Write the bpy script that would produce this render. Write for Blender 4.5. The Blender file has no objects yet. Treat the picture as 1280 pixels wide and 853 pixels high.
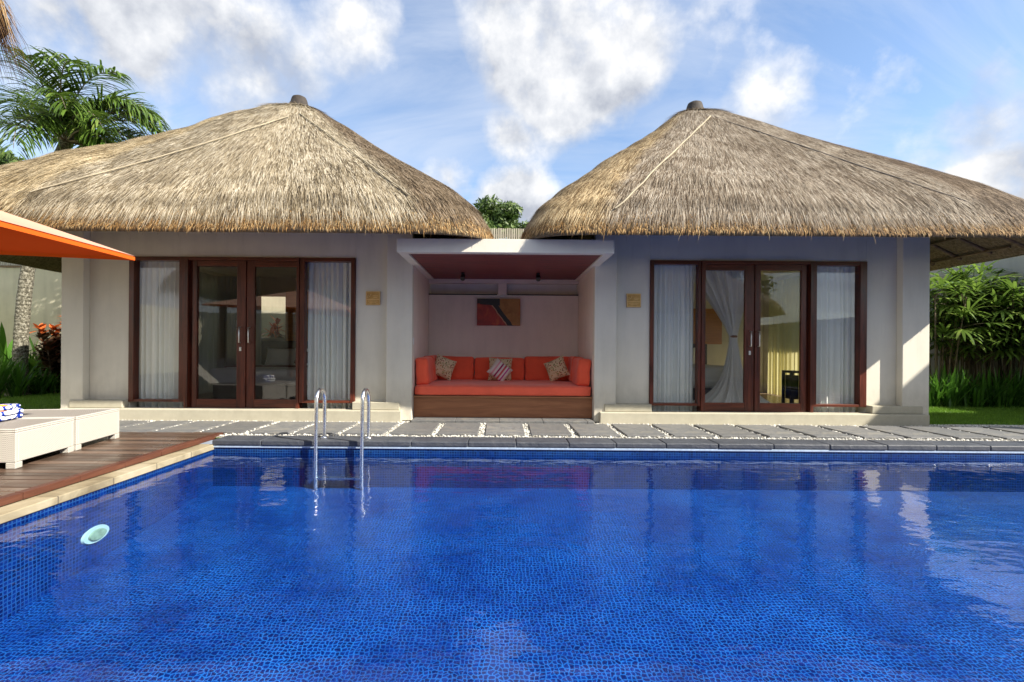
import bpy, math, random
import numpy as np
from mathutils import Vector
random.seed(7); rng = np.random.default_rng(7)
R = math.radians
sc = bpy.context.scene; col = sc.collection
W = {}                                   # world origin of every object made here

# ------------------------------------------------------------------ camera
CAMZ = 1.05; F = 600.0; HX, HY = 628.0, 436.0
cam = bpy.data.cameras.new('camera'); cam_o = bpy.data.objects.new('camera', cam); col.objects.link(cam_o)
cam.sensor_width = 36; cam.lens = F/1280*36
cam.shift_x = (640-HX)/1280; cam.shift_y = (HY-426.5)/1280
cam.clip_start = .02; cam.clip_end = 2000
cam_o.location = (0, 0, CAMZ); cam_o.rotation_euler = (R(90), R(-.43), 0)
sc.camera = cam_o
def at(px, py, Y):                       # photo pixel + distance -> x, z in the place
    py = py + .0075*(px-HX)
    return (px-HX)*Y/F, CAMZ-(py-HY)*Y/F

# ------------------------------------------------------------------ object helpers
def tag(o, label=None, cat=None, group=None, kind=None):
    for k, v in (('label', label), ('category', cat), ('group', group), ('kind', kind)):
        if v: o[k] = v
    return o
def empty(name, loc, label=None, cat=None, group=None):
    o = bpy.data.objects.new(name, None); col.objects.link(o); o.location = loc; o.empty_display_size = .1
    W[o.name] = Vector(loc); return tag(o, label, cat, group)
def link(name, me, parent=None, loc=None, local=False):
    o = bpy.data.objects.new(name, me); col.objects.link(o)
    l = Vector(loc) if loc else Vector((0, 0, 0))
    if parent is not None:
        o.parent = parent
        o.location = l if local else l-W[parent.name]
        W[o.name] = W[parent.name]+l if local else l
    else:
        o.location = l; W[o.name] = l
    return o
def mesh_np(name, V, Fs, mats, smooth=False, midx=None):
    """V (n,3), Fs (m,k) with one k"""
    V = np.asarray(V, np.float32); Fs = np.asarray(Fs, np.int32)
    me = bpy.data.meshes.new(name)
    me.vertices.add(len(V)); me.vertices.foreach_set('co', V.ravel())
    m, k = Fs.shape
    me.loops.add(m*k); me.loops.foreach_set('vertex_index', Fs.ravel())
    me.polygons.add(m); me.polygons.foreach_set('loop_start', np.arange(0, m*k, k, dtype=np.int32))
    try: me.polygons.foreach_set('loop_total', np.full(m, k, np.int32))
    except Exception: pass
    if smooth: me.polygons.foreach_set('use_smooth', np.ones(m, bool))
    for mt in (mats if isinstance(mats, (list, tuple)) else [mats]): me.materials.append(mt)
    if midx is not None: me.polygons.foreach_set('material_index', np.asarray(midx, np.int32))
    me.update(calc_edges=True); me.validate()
    return me
class MB:
    def __init__(s): s.v = []; s.f = []; s.m = []; s.sm = []
    def add(s, vs, fs, m=0, smooth=False):
        b = len(s.v); s.v += [tuple(v) for v in vs]
        for f in fs: s.f.append(tuple(b+i for i in f)); s.m.append(m); s.sm.append(smooth)
        return s
    def box(s, x0, x1, y0, y1, z0, z1, m=0, rot=None, c=None):
        vs = [Vector((x, y, z)) for x in (x0, x1) for y in (y0, y1) for z in (z0, z1)]
        if rot is not None:
            c = Vector(c) if c is not None else Vector(((x0+x1)/2, (y0+y1)/2, (z0+z1)/2))
            vs = [rot @ (v-c)+c for v in vs]
        return s.add(vs, [(0, 1, 3, 2), (4, 6, 7, 5), (0, 4, 5, 1), (2, 3, 7, 6), (0, 2, 6, 4), (1, 5, 7, 3)], m)
    def tube(s, pts, r, n=10, m=0, cap=True):
        pts = [Vector(p) for p in pts]; rs = r if isinstance(r, (list, tuple)) else [r]*len(pts)
        vs = []; prev = None
        for i, p in enumerate(pts):
            t = (pts[min(i+1, len(pts)-1)]-pts[max(i-1, 0)]).normalized()
            a = prev if prev is not None else (Vector((0, 0, 1)) if abs(t.z) < .9 else Vector((1, 0, 0)))
            u = (a-t*a.dot(t))
            if u.length < 1e-5: u = Vector((1, 0, 0))-t*t.x
            u.normalize(); w = t.cross(u); prev = u
            for k in range(n):
                q = 2*math.pi*k/n; vs.append(p+(u*math.cos(q)+w*math.sin(q))*rs[i])
        fs = [(i*n+k, i*n+(k+1) % n, (i+1)*n+(k+1) % n, (i+1)*n+k) for i in range(len(pts)-1) for k in range(n)]
        s.add(vs, fs, m, True)
        if cap:
            s.add(vs[:n], [tuple(range(n))[::-1]], m); s.add(vs[-n:], [tuple(range(n))], m)
        return s
    def lathe(s, prof, c=(0, 0, 0), n=24, m=0, smooth=True):
        vs = [(c[0]+r*math.cos(2*math.pi*k/n), c[1]+r*math.sin(2*math.pi*k/n), c[2]+z) for r, z in prof for k in range(n)]
        fs = [(i*n+k, i*n+(k+1) % n, (i+1)*n+(k+1) % n, (i+1)*n+k) for i in range(len(prof)-1) for k in range(n)]
        return s.add(vs, fs, m, smooth)
    def build(s, name, mats, parent=None, loc=None, local=False, bevel=0, seg=2):
        me = bpy.data.meshes.new(name); me.from_pydata(s.v, [], s.f)
        for mt in (mats if isinstance(mats, (list, tuple)) else [mats]): me.materials.append(mt)
        me.polygons.foreach_set('material_index', s.m); me.polygons.foreach_set('use_smooth', s.sm)
        me.update()
        o = link(name, me, parent, loc, local)
        if bevel:
            b = o.modifiers.new('b', 'BEVEL'); b.width = bevel; b.segments = seg; b.limit_method = 'ANGLE'; b.angle_limit = R(40)
        return o
def kids(o): return [c for c in list(col.objects) if c.parent == o]
def copy_tree(o, parent=None):
    c = o.copy(); col.objects.link(c); c.parent = parent
    for ch in kids(o): copy_tree(ch, c)
    return c

# ------------------------------------------------------------------ materials
class NT:
    def __init__(s, name):
        s.mat = bpy.data.materials.new(name); s.mat.use_nodes = True
        s.t = s.mat.node_tree; s.t.nodes.clear()
        s.out = s.n('ShaderNodeOutputMaterial')
    def n(s, typ, **kw):
        nd = s.t.nodes.new(typ)
        for k, v in kw.items():
            if k in nd.inputs: nd.inputs[k].default_value = v
            else: setattr(nd, k, v)
        return nd
    def l(s, a, b): s.t.links.new(a, b)
    def setin(s, sock, v):
        if hasattr(v, 'is_linked') or isinstance(v, bpy.types.NodeSocket): s.l(v, sock)
        else: sock.default_value = v
    def math(s, op, a, b=None, c=None, clamp=False):
        nd = s.n('ShaderNodeMath', operation=op); nd.use_clamp = clamp
        for i, v in enumerate((a, b, c)):
            if v is not None: s.setin(nd.inputs[i], v)
        return nd.outputs[0]
    def vmath(s, op, a, b=None):
        nd = s.n('ShaderNodeVectorMath', operation=op)
        for i, v in enumerate((a, b)):
            if v is not None: s.setin(nd.inputs[i], v)
        return nd.outputs['Value'] if op in ('LENGTH', 'DISTANCE', 'DOT_PRODUCT') else nd.outputs[0]
    def mix(s, f, a, b, blend='MIX'):
        nd = s.n('ShaderNodeMix', data_type='RGBA', blend_type=blend)
        s.setin(nd.inputs[0], f); s.setin(nd.inputs[6], c4(a)); s.setin(nd.inputs[7], c4(b)); return nd.outputs[2]
    def obj(s, scale=(1, 1, 1)):
        tc = s.n('ShaderNodeTexCoord'); mp = s.n('ShaderNodeMapping'); mp.inputs['Scale'].default_value = scale
        s.l(tc.outputs['Object'], mp.inputs[0]); return mp.outputs[0]
    def noise(s, vec, scale, detail=4, rough=.55, dist=0):
        nd = s.n('ShaderNodeTexNoise'); nd.inputs['Scale'].default_value = scale; nd.inputs['Detail'].default_value = detail
        nd.inputs['Roughness'].default_value = rough; nd.inputs['Distortion'].default_value = dist
        s.l(vec, nd.inputs['Vector']); return nd.outputs[0]
    def ramp(s, f, stops):
        nd = s.n('ShaderNodeValToRGB'); e = nd.color_ramp.elements
        while len(e) < len(stops): e.new(.5)
        for i, (p, c) in enumerate(stops): e[i].position = p; e[i].color = c4(c)
        s.l(f, nd.inputs[0]); return nd.outputs[0]
    def bump(s, h, strength=.3, dist=.01, nrm=None):
        nd = s.n('ShaderNodeBump'); nd.inputs['Strength'].default_value = strength; nd.inputs['Distance'].default_value = dist
        s.l(h, nd.inputs['Height'])
        if nrm is not None: s.l(nrm, nd.inputs['Normal'])
        return nd.outputs[0]
    def pbr(s, base, rough=.6, metal=0, normal=None, spec=.5, trans=0, sheen=0):
        p = s.n('ShaderNodeBsdfPrincipled')
        s.setin(p.inputs['Base Color'], c4(base)); s.setin(p.inputs['Roughness'], rough); p.inputs['Metallic'].default_value = metal
        p.inputs['Specular IOR Level'].default_value = spec
        if sheen: p.inputs['Sheen Weight'].default_value = sheen
        if normal is not None: s.l(normal, p.inputs['Normal'])
        if trans:
            t = s.n('ShaderNodeBsdfTranslucent'); s.setin(t.inputs[0], c4(base)); m = s.n('ShaderNodeMixShader'); m.inputs[0].default_value = trans
            s.l(p.outputs[0], m.inputs[1]); s.l(t.outputs[0], m.inputs[2]); s.l(m.outputs[0], s.out.inputs[0])
        else: s.l(p.outputs[0], s.out.inputs[0])
        return s.mat
def schlick(n, f0, nrm=None, gain=1.0):
    # share of light reflected by a clear surface, the same from either side
    g = n.n('ShaderNodeNewGeometry'); c = n.math('ABSOLUTE', n.vmath('DOT_PRODUCT', g.outputs['Incoming'], nrm if nrm is not None else g.outputs['Normal']))
    p = n.math('POWER', n.math('SUBTRACT', 1, c, clamp=True), 5)
    return n.math('MULTIPLY_ADD', p, (1-f0)*gain, f0, clamp=True)
def c4(c):
    if isinstance(c, (tuple, list)) and len(c) == 3: return (c[0], c[1], c[2], 1)
    return c
def simple(name, c, rough=.6, var=.15, scale=6, bump=.1, bscale=40, bdist=.004, metal=0, spec=.5, stretch=(1, 1, 1), trans=0, sheen=0):
    n = NT(name); v = n.obj(stretch); f = n.noise(v, scale, 5)
    lo = tuple(x*(1-var) for x in c); hi = tuple(min(1, x*(1+var)) for x in c)
    base = n.ramp(f, [(.3, lo), (.7, hi)])
    nr = n.bump(n.noise(v, bscale, 3), bump, bdist) if bump else None
    rr = n.math('MULTIPLY_ADD', n.noise(v, scale*2.3, 2), .2, rough-.1)
    return n.pbr(base, rr, metal, nr, spec, trans, sheen)
def leafmat(name, a, b, trans=.3, rough=.45, c=None):
    n = NT(name); g = n.n('ShaderNodeNewGeometry'); v = n.obj()
    f = n.math('ADD', n.math('MULTIPLY', g.outputs['Random Per Island'], .65), n.math('MULTIPLY', n.noise(v, 3, 2), .35))
    st = [(.15, a), (.75, b)] + ([(.93, c)] if c else [])
    return n.pbr(n.ramp(f, st), rough, trans=trans, spec=.4)

M = {}
def plaster(name, c, streak=.085):
    n = NT(name); v = n.obj(); v2 = n.obj((1.5, 1.5, .25))
    f = n.math('ADD', n.math('MULTIPLY', n.noise(v, 1.3, 6, .6), .6), n.math('MULTIPLY', n.noise(v2, 4, 5, .6), .4))
    base = n.ramp(f, [(.3, tuple(x*(1-streak*1.6) for x in c)), (.5, c), (.72, tuple(min(1, x*(1+streak)) for x in c))])
    sp = n.n('ShaderNodeSeparateXYZ'); n.l(v, sp.inputs[0])
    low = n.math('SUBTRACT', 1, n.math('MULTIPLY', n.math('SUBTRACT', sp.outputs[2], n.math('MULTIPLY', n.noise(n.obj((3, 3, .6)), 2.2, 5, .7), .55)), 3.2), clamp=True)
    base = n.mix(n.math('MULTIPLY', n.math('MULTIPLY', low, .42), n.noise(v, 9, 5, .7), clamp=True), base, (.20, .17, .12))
    drip = n.ramp(n.noise(n.obj((9, 9, .35)), 2.4, 5, .65), [(.60, (0,)*3), (.78, (.30,)*3)])
    base = n.mix(n.math('MULTIPLY', drip, .55), base, tuple(x*.62 for x in c))
    h = n.math('ADD', n.noise(v, 60, 4), n.math('MULTIPLY', n.noise(v, 5, 3), 1.5))
    return n.pbr(base, .85, normal=n.bump(h, .18, .004), spec=.25)
M['wall'] = plaster('wall plaster', (.74, .70, .60))
M['alcove'] = plaster('alcove plaster', (.80, .70, .62))
M['taupe_wall'] = plaster('taupe house wall', (.22, .20, .17))  # plain taupe, the wall colour of the house beyond the palm
M['plinth'] = plaster('cream plinth', (.52, .49, .39), .1)
M['inner'] = plaster('room plaster', (.80, .75, .66))
M['garden_wall'] = plaster('cream garden wall', (.58, .54, .41), .16)
M['grey_wall'] = plaster('grey garden wall', (.40, .385, .35), .14)
def wood(name, a, b, rough=.35, axis=0, scale=1.0, bump=.15, spec=.5):
    n = NT(name); st = [9*scale]*3; st[axis] = .8*scale; v = n.obj(tuple(st))
    f = n.noise(v, 2.2, 7, .62, .8)
    base = n.ramp(f, [(.28, a), (.52, tuple((x+y)/2 for x, y in zip(a, b))), (.72, b)])
    return n.pbr(base, n.math('MULTIPLY_ADD', f, .25, rough-.1), normal=n.bump(f, bump, .003), spec=spec)
M['frame'] = wood('dark red hardwood upright', (.028, .008, .005), (.17, .036, .017), .32, 2)
M['frame_h'] = wood('dark red hardwood rail', (.035, .010, .006), (.20, .045, .020), .3, 0)
M['sofa_wood'] = wood('brown veneer', (.20, .07, .028), (.38, .16, .07), .5, 0, .8)
M['sofa_top'] = wood('brown timber edge', (.26, .10, .04), (.42, .20, .09), .5, 0, .8)
M['orange_wood'] = wood('orange wood panel', (.42, .16, .035), (.62, .27, .07), .5, 0)
M['black_wood'] = simple('black lacquered wood', (.012, .011, .012), .35, .3)
M['bamboo'] = wood('weathered bamboo', (.30, .27, .21), (.58, .54, .44), .7, 2)
M['rafter'] = wood('thatch rafter', (.10, .06, .03), (.26, .17, .09), .7, 1)
M['yellow'] = simple('yellow painted timber', (.62, .36, .06), .6)
M['white'] = simple('white paint', (.74, .74, .72), .6, .06)
M['steel'] = simple('polished stainless steel', (.80, .80, .80), .28, .05, metal=1, bump=.03)
M['brushed'] = simple('brushed handle steel', (.66, .66, .64), .38, .06, metal=1, bump=.03)
M['black'] = simple('black metal', (.012, .012, .013), .4, .2)
M['plastic'] = simple('white plastic', (.75, .75, .72), .35, .03, bump=0)
M['red'] = simple('red orange upholstery', (.94, .12, .055), .75, .1, 3, .5, 8, .025, sheen=.2, spec=.3)
M['red_seat'] = simple('red orange mattress cotton', (.93, .14, .075), .75, .1, 3, .6, 6, .03, sheen=.2, spec=.3)
M['rope'] = simple('cream ridge binding', (.36, .31, .22), .8, .25)
M['rope_dark'] = simple('weathered ridge binding', (.22, .18, .14), .8, .3)
M['cap'] = simple('dark ridge cap', (.032, .024, .019), .8, .4, 12, .5, 30, .01)
M['soil'] = simple('dark planting soil', (.05, .036, .024), .95, .4, 8, .6, 30, .02)
M['trunk'] = simple('bark', (.17, .13, .09), .9, .4, 9, .8, 25, .02)
M['pebble'] = NT('white pebbles')
_n = M['pebble']; _g = _n.n('ShaderNodeNewGeometry')
M['pebble'] = _n.pbr(_n.ramp(_g.outputs['Random Per Island'], [(0, (.30, .28, .24)), (.35, (.50, .48, .43)), (.9, (.68, .67, .63))]), .6, spec=.3)
M['pebble_bed'] = simple('pebble bed', (.50, .48, .43), .9, .35, 40, .8, 60, .02)
def slate(name, a, b, c):
    n = NT(name); v = n.obj(); oi = n.n('ShaderNodeObjectInfo')
    vv = n.vmath('ADD', v, n.vmath('SCALE', v)); 
    f = n.noise(n.vmath('ADD', v, n.vmath('SCALE', oi.outputs['Location'])) if False else v, 4.2, 9, .68, 1.0); f2 = n.noise(v, 22, 6, .6)
    base = n.ramp(f, [(.25, a), (.5, b), (.74, c)])
    base = n.mix(n.math('MULTIPLY', oi.outputs['Random'], .62), base, tuple(x*.6 for x in b))
    h = n.math('ADD', f, n.math('MULTIPLY', f2, .35))
    return n.pbr(base, n.math('MULTIPLY_ADD', f2, .3, .38), normal=n.bump(h, .8, .02), spec=.45)
M['slate'] = slate('split slate', (.09, .095, .105), (.18, .18, .18), (.31, .285, .23))
M['coping'] = slate('dark slate coping', (.04, .046, .058), (.075, .082, .10), (.14, .145, .16))
def stone_coping():
    n = NT('cream sandstone coping'); v = n.obj()
    s = n.n('ShaderNodeSeparateXYZ'); n.l(v, s.inputs[0])
    j = n.math('FRACT', n.math('DIVIDE', s.outputs[1], .5)); joint = n.math('LESS_THAN', j, .02)
    f = n.noise(v, 2.4, 6, .6, .5)
    base = n.ramp(f, [(.3, (.16, .13, .08)), (.5, (.34, .29, .19)), (.7, (.46, .41, .30))])
    base = n.mix(joint, base, (.12, .10, .07))
    return n.pbr(base, .55, normal=n.bump(n.noise(v, 30, 4), .25, .004))
M['sand_coping'] = stone_coping()
def deckmat():
    n = NT('wet hardwood deck board'); g = n.n('ShaderNodeNewGeometry'); v = n.obj((.8, 14, 14))
    f = n.noise(v, 1.8, 7, .6, .5); ri = g.outputs['Random Per Island']
    f = n.math('ADD', n.math('MULTIPLY', f, .65), n.math('MULTIPLY', ri, .35))
    base = n.ramp(f, [(.25, (.035, .022, .015)), (.5, (.080, .049, .033)), (.75, (.17, .11, .078))])
    v3 = n.obj(); rr = n.ramp(n.noise(v3, 1.6, 4), [(.35, (.22,)*3), (.65, (.5,)*3)])
    return n.pbr(base, rr, normal=n.bump(f, .2, .004), spec=.6)
M['deck'] = deckmat()
M['deck_edge'] = wood('red deck edge board', (.055, .018, .011), (.14, .05, .028), .45, 1)
def weave(name, c, s=90.0):
    n = NT(name); v = n.obj(); sp = n.n('ShaderNodeSeparateXYZ'); n.l(v, sp.inputs[0])
    a = n.math('SINE', n.math('MULTIPLY', n.math('ADD', sp.outputs[0], sp.outputs[1]), s*3.1)); b = n.math('SINE', n.math('MULTIPLY', n.math('ADD', sp.outputs[2], n.math('MULTIPLY', sp.outputs[0], .6)), s*4.2))
    h = n.math('MULTIPLY', a, b)
    base = n.mix(n.math('MULTIPLY_ADD', h, .18, .2, clamp=True), c, tuple(x*.72 for x in c))
    return n.pbr(base, .55, normal=n.bump(h, .5, .004), spec=.4)
M['wicker'] = weave('white woven resin', (.54, .51, .46))
M['lounge_pad'] = weave('taupe mesh', (.30, .27, .24), 60)
def thatch(name, dark, mid, light, tip, hip=None):
    n = NT(name); g = n.n('ShaderNodeNewGeometry'); v = n.obj()
    big = n.noise(v, 1.5, 6, .65, .8); fine = n.noise(v, 7, 4, .6)
    f = n.math('ADD', n.math('MULTIPLY', g.outputs['Random Per Island'], .68), n.math('MULTIPLY_ADD', big, .62, n.math('MULTIPLY', fine, .18)))
    f = n.math('SUBTRACT', f, .14)
    base = n.ramp(f, [(.34, dark), (.52, mid), (.72, light), (.92, tip)])
    if hip:                              # right and left faces get their own tone, the change runs along the hip
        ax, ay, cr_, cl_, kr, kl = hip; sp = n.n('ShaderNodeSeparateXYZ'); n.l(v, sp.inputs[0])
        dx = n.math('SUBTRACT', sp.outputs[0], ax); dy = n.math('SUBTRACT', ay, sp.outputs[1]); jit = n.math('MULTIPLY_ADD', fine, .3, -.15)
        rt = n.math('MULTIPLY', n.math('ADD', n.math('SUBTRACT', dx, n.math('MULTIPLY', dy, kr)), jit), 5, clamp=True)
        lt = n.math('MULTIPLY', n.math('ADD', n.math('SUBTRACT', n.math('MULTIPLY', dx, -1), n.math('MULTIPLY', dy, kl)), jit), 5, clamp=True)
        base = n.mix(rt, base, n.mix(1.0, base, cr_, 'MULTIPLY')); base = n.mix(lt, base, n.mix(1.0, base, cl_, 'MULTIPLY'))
    return n.pbr(base, .7, trans=.12, spec=.25)
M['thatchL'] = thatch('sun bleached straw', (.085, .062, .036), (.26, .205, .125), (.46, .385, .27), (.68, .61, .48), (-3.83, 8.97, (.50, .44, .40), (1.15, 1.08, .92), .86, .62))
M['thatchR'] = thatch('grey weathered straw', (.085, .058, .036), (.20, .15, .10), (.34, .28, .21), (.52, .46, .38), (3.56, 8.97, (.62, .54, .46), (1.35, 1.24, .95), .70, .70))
M['thatchE'] = thatch('orange straw ends', (.10, .05, .018), (.28, .15, .05), (.44, .26, .10), (.62, .44, .22))
def shellmat(name, a, b):
    n = NT(name); v = n.obj((10, 10, 2.2)); f = n.noise(v, 3, 6, .7, .4)
    return n.pbr(n.ramp(f, [(.3, a), (.7, b)]), .9, normal=n.bump(f, .8, .03), spec=.1)
M['shell'] = shellmat('packed thatch', (.10, .065, .03), (.36, .27, .16))
def glassmat(name, ior=1.55, tint=(.99, .995, .99)):
    n = NT(name)
    t = n.n('ShaderNodeBsdfTransparent'); t.inputs[0].default_value = c4(tint)
    g = n.n('ShaderNodeBsdfGlossy'); g.inputs['Roughness'].default_value = 0
    v = n.obj((1, 1, 1)); n.l(n.bump(n.noise(v, 1.1, 1), .03, .02), g.inputs['Normal'])
    m = n.n('ShaderNodeMixShader'); n.l(schlick(n, ((ior-1)/(ior+1))**2), m.inputs[0]); n.l(t.outputs[0], m.inputs[1]); n.l(g.outputs[0], m.inputs[2])
    n.l(m.outputs[0], n.out.inputs[0]); return n.mat
M['glass'] = glassmat('window glass')
def cloth(name, c, trans=.25, var=.06):
    n = NT(name); v = n.obj(); f = n.noise(v, 2, 4)
    base = n.ramp(f, [(.3, tuple(x*(1-var) for x in c)), (.7, c)])
    return n.pbr(base, .9, normal=n.bump(n.noise(v, 220, 2), .1, .002), trans=trans, spec=.1)
M['curtain'] = cloth('pale grey green curtain', (.92, .95, .93), .10)
M['curtain_dark'] = cloth('grey inner curtain', (.42, .44, .40))
M['curtain_yellow'] = cloth('pale yellow sheer', (.72, .66, .36), .5)
M['net'] = cloth('white mosquito net', (.93, .91, .86), .05)
M['sheet'] = cloth('white bed linen', (.9, .9, .9), .05)
M['grey_sheet'] = cloth('grey bed cover', (.50, .50, .50), .05)
M['maroon'] = simple('maroon bed cloth', (.10, .02, .025), .8)
M['dkgrey'] = simple('charcoal bed base', (.07, .07, .075), .7)
M['floor_in'] = simple('room floor tile', (.20, .14, .09), .3, .2)
M['canopy'] = cloth('sun faded canopy top', (.62, .37, .27), .22)
M['lining'] = cloth('orange canopy lining', (.90, .16, .02), .35)
M['umb_wood'] = wood('parasol timber', (.16, .06, .025), (.30, .13, .06), .5, 2)
M['rhapis'] = leafmat('fan palm leaf', (.06, .115, .018), (.22, .34, .06), .4, .33, (.46, .52, .16))
M['strap'] = leafmat('strap leaf', (.03, .085, .012), (.11, .26, .03), .35, .35, (.24, .38, .06))
M['palmleaf'] = leafmat('palm frond leaf', (.030, .065, .010), (.12, .20, .032), .3, .3, (.32, .36, .10))
M['treeleaf'] = leafmat('tree leaf', (.03, .06, .016), (.12, .18, .045), .25, .5, (.16, .20, .06))
M['banana'] = leafmat('banana leaf', (.20, .34, .05), (.36, .50, .10), .4, .4)
M['croton'] = leafmat('croton leaf', (.045, .030, .016), (.10, .055, .028), .2, .35, (.38, .07, .025))
M['croton_red'] = leafmat('young red croton leaf', (.30, .05, .015), (.62, .17, .04), .3, .35)
M['grassblade'] = leafmat('lawn grass blade', (.08, .18, .018), (.20, .36, .04), .35, .5)
def lawn():
    n = NT('lawn turf'); v = n.obj(); f = n.noise(v, 1.4, 6, .7); f2 = n.noise(v, 60, 4)
    base = n.ramp(n.math('ADD', n.math('MULTIPLY', f, .5), n.math('MULTIPLY', f2, .5)), [(.3, (.05, .11, .016)), (.7, (.13, .24, .03))])
    return n.pbr(base, .95, normal=n.bump(f2, .8, .03), spec=.1)
M['lawn'] = lawn()
def palmbark():
    n = NT('ringed grey palm bark'); v = n.obj(); sp = n.n('ShaderNodeSeparateXYZ'); n.l(v, sp.inputs[0])
    f = n.noise(v, 26, 5, .7); ring = n.math('SINE', n.math('MULTIPLY_ADD', sp.outputs[2], 70, n.math('MULTIPLY', n.noise(v, 6, 3), 5)))
    base = n.ramp(f, [(.38, (.035, .03, .022)), (.5, (.13, .12, .085)), (.62, (.32, .30, .25))])
    return n.pbr(base, .9, normal=n.bump(n.math('ADD', f, n.math('MULTIPLY', ring, .25)), .8, .02))
M['palmbark'] = palmbark()
def tiles(name, ax, ay, warp=.010, dark=(.0006, .008, .070), mid=(.0010, .016, .125), light=(.004, .042, .22), grout=(.045, .24, .58), cell=.028, wz=14.0, gw=.19, caustic_net=False):
    n = NT(name); v = n.obj()
    # slow swell of the mosaic as the rippled water bends it: two warps of different size
    nz = n.n('ShaderNodeTexNoise'); nz.inputs['Scale'].default_value = wz; nz.inputs['Detail'].default_value = 3; nz.inputs['Roughness'].default_value = .62; n.l(v, nz.inputs['Vector'])
    w = n.vmath('SCALE', n.vmath('SUBTRACT', nz.outputs['Color'], (.5, .5, .5))); w.node.inputs['Scale'].default_value = warp*6.5
    vw = n.vmath('ADD', v, w)
    sp = n.n('ShaderNodeSeparateXYZ'); n.l(vw, sp.inputs[0])
    a = n.math('DIVIDE', sp.outputs[ax], cell); b = n.math('DIVIDE', sp.outputs[ay], cell)
    fa = n.math('ABSOLUTE', n.math('SUBTRACT', n.math('FRACT', a), .5)); fb = n.math('ABSOLUTE', n.math('SUBTRACT', n.math('FRACT', b), .5))
    edge = n.math('MAXIMUM', fa, fb)
    gl = n.ramp(edge, [(.5-gw, (0,)*3), (.5-gw*.35, (1,)*3)])
    if caustic_net:                           # ripple-bent grout, its pale net painted to double as caustic light
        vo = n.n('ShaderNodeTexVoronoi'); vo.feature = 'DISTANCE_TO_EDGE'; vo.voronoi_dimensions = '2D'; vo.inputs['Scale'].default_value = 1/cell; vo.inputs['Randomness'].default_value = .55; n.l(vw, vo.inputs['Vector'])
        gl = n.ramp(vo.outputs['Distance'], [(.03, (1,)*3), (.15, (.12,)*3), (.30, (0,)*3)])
    cb = n.n('ShaderNodeCombineXYZ'); n.l(n.math('FLOOR', a), cb.inputs[0]); n.l(n.math('FLOOR', b), cb.inputs[1])
    wn = n.n('ShaderNodeTexWhiteNoise'); wn.noise_dimensions = '2D'; n.l(cb.outputs[0], wn.inputs['Vector'])
    base = n.ramp(wn.outputs['Value'], [(.1, dark), (.55, mid), (.95, light)])
    var = n.ramp(n.noise(v, 1.6, 6, .65), [(.36, (0,)*3), (.64, (1,)*3)])
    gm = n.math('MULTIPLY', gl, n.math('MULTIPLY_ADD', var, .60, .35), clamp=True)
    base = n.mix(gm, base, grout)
    return n.pbr(base, .35, spec=.4)
M['tile_floor'] = tiles('blue glass mosaic, floor', 0, 1, dark=(.0005, .009, .085), mid=(.0008, .014, .125), light=(.002, .024, .17), grout=(.03, .20, .54), cell=.029, warp=.009, wz=10.0, caustic_net=True)
M['tile_back'] = tiles('blue glass mosaic, back wall', 0, 2, .0022, dark=(.0005, .008, .070), mid=(.0008, .014, .115), light=(.002, .026, .17), grout=(.025, .11, .30))
M['tile_side'] = tiles('blue glass mosaic, side wall', 1, 2, .003, dark=(.0005, .008, .070), mid=(.0008, .014, .115), light=(.002, .026, .17), grout=(.025, .11, .30))
M['tile_lip'] = simple('pale blue tile nosing', (.42, .52, .66), .3, .15, 30)
def water():
    n = NT('pool water'); v = n.obj((1, 1, 1))
    h = n.math('ADD', n.noise(n.obj((1, 1.7, 1)), 1.7, 3, .5, .4), n.math('MULTIPLY', n.noise(n.obj((1, 1.4, 1)), 8, 3, .5), .22))
    patch = n.math('MULTIPLY', n.noise(n.obj((1, 1, 1)), .5, 2), 1.0)
    nr = n.bump(n.math('MULTIPLY', h, n.math('MULTIPLY_ADD', patch, 1.6, .2)), .35, .030)
    t = n.n('ShaderNodeBsdfTransparent'); t.inputs[0].default_value = (.66, .84, 1, 1)
    g = n.n('ShaderNodeBsdfGlossy'); g.inputs['Roughness'].default_value = .015; n.l(nr, g.inputs['Normal'])
    m = n.n('ShaderNodeMixShader'); n.l(schlick(n, .042, nr, 1.0), m.inputs[0]); n.l(t.outputs[0], m.inputs[1]); n.l(g.outputs[0], m.inputs[2])
    n.l(m.outputs[0], n.out.inputs[0]); return n.mat
M['water'] = water()
def floral(name, seed):
    n = NT(name); tc = n.n('ShaderNodeTexCoord'); v = tc.outputs['Object']
    vo = n.n('ShaderNodeTexVoronoi'); vo.inputs['Scale'].default_value = 34; n.l(v, vo.inputs['Vector'])
    f = n.ramp(vo.outputs['Distance'], [(.30, (1,)*3), (.42, (0,)*3)])
    colr = n.ramp(n.vmath('DOT_PRODUCT', vo.outputs['Color'], (1, .3, .1)), [(.25, (.36, .03, .02)), (.5, (.05, .05, .03)), (.75, (.55, .20, .04)), (1.1 if False else .98, (.20, .24, .05))])
    base = n.mix(f, (.72, .58, .38), colr)
    return n.pbr(base, .85, spec=.2)
M['floral'] = floral('speckled floral cotton', 1)
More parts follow.
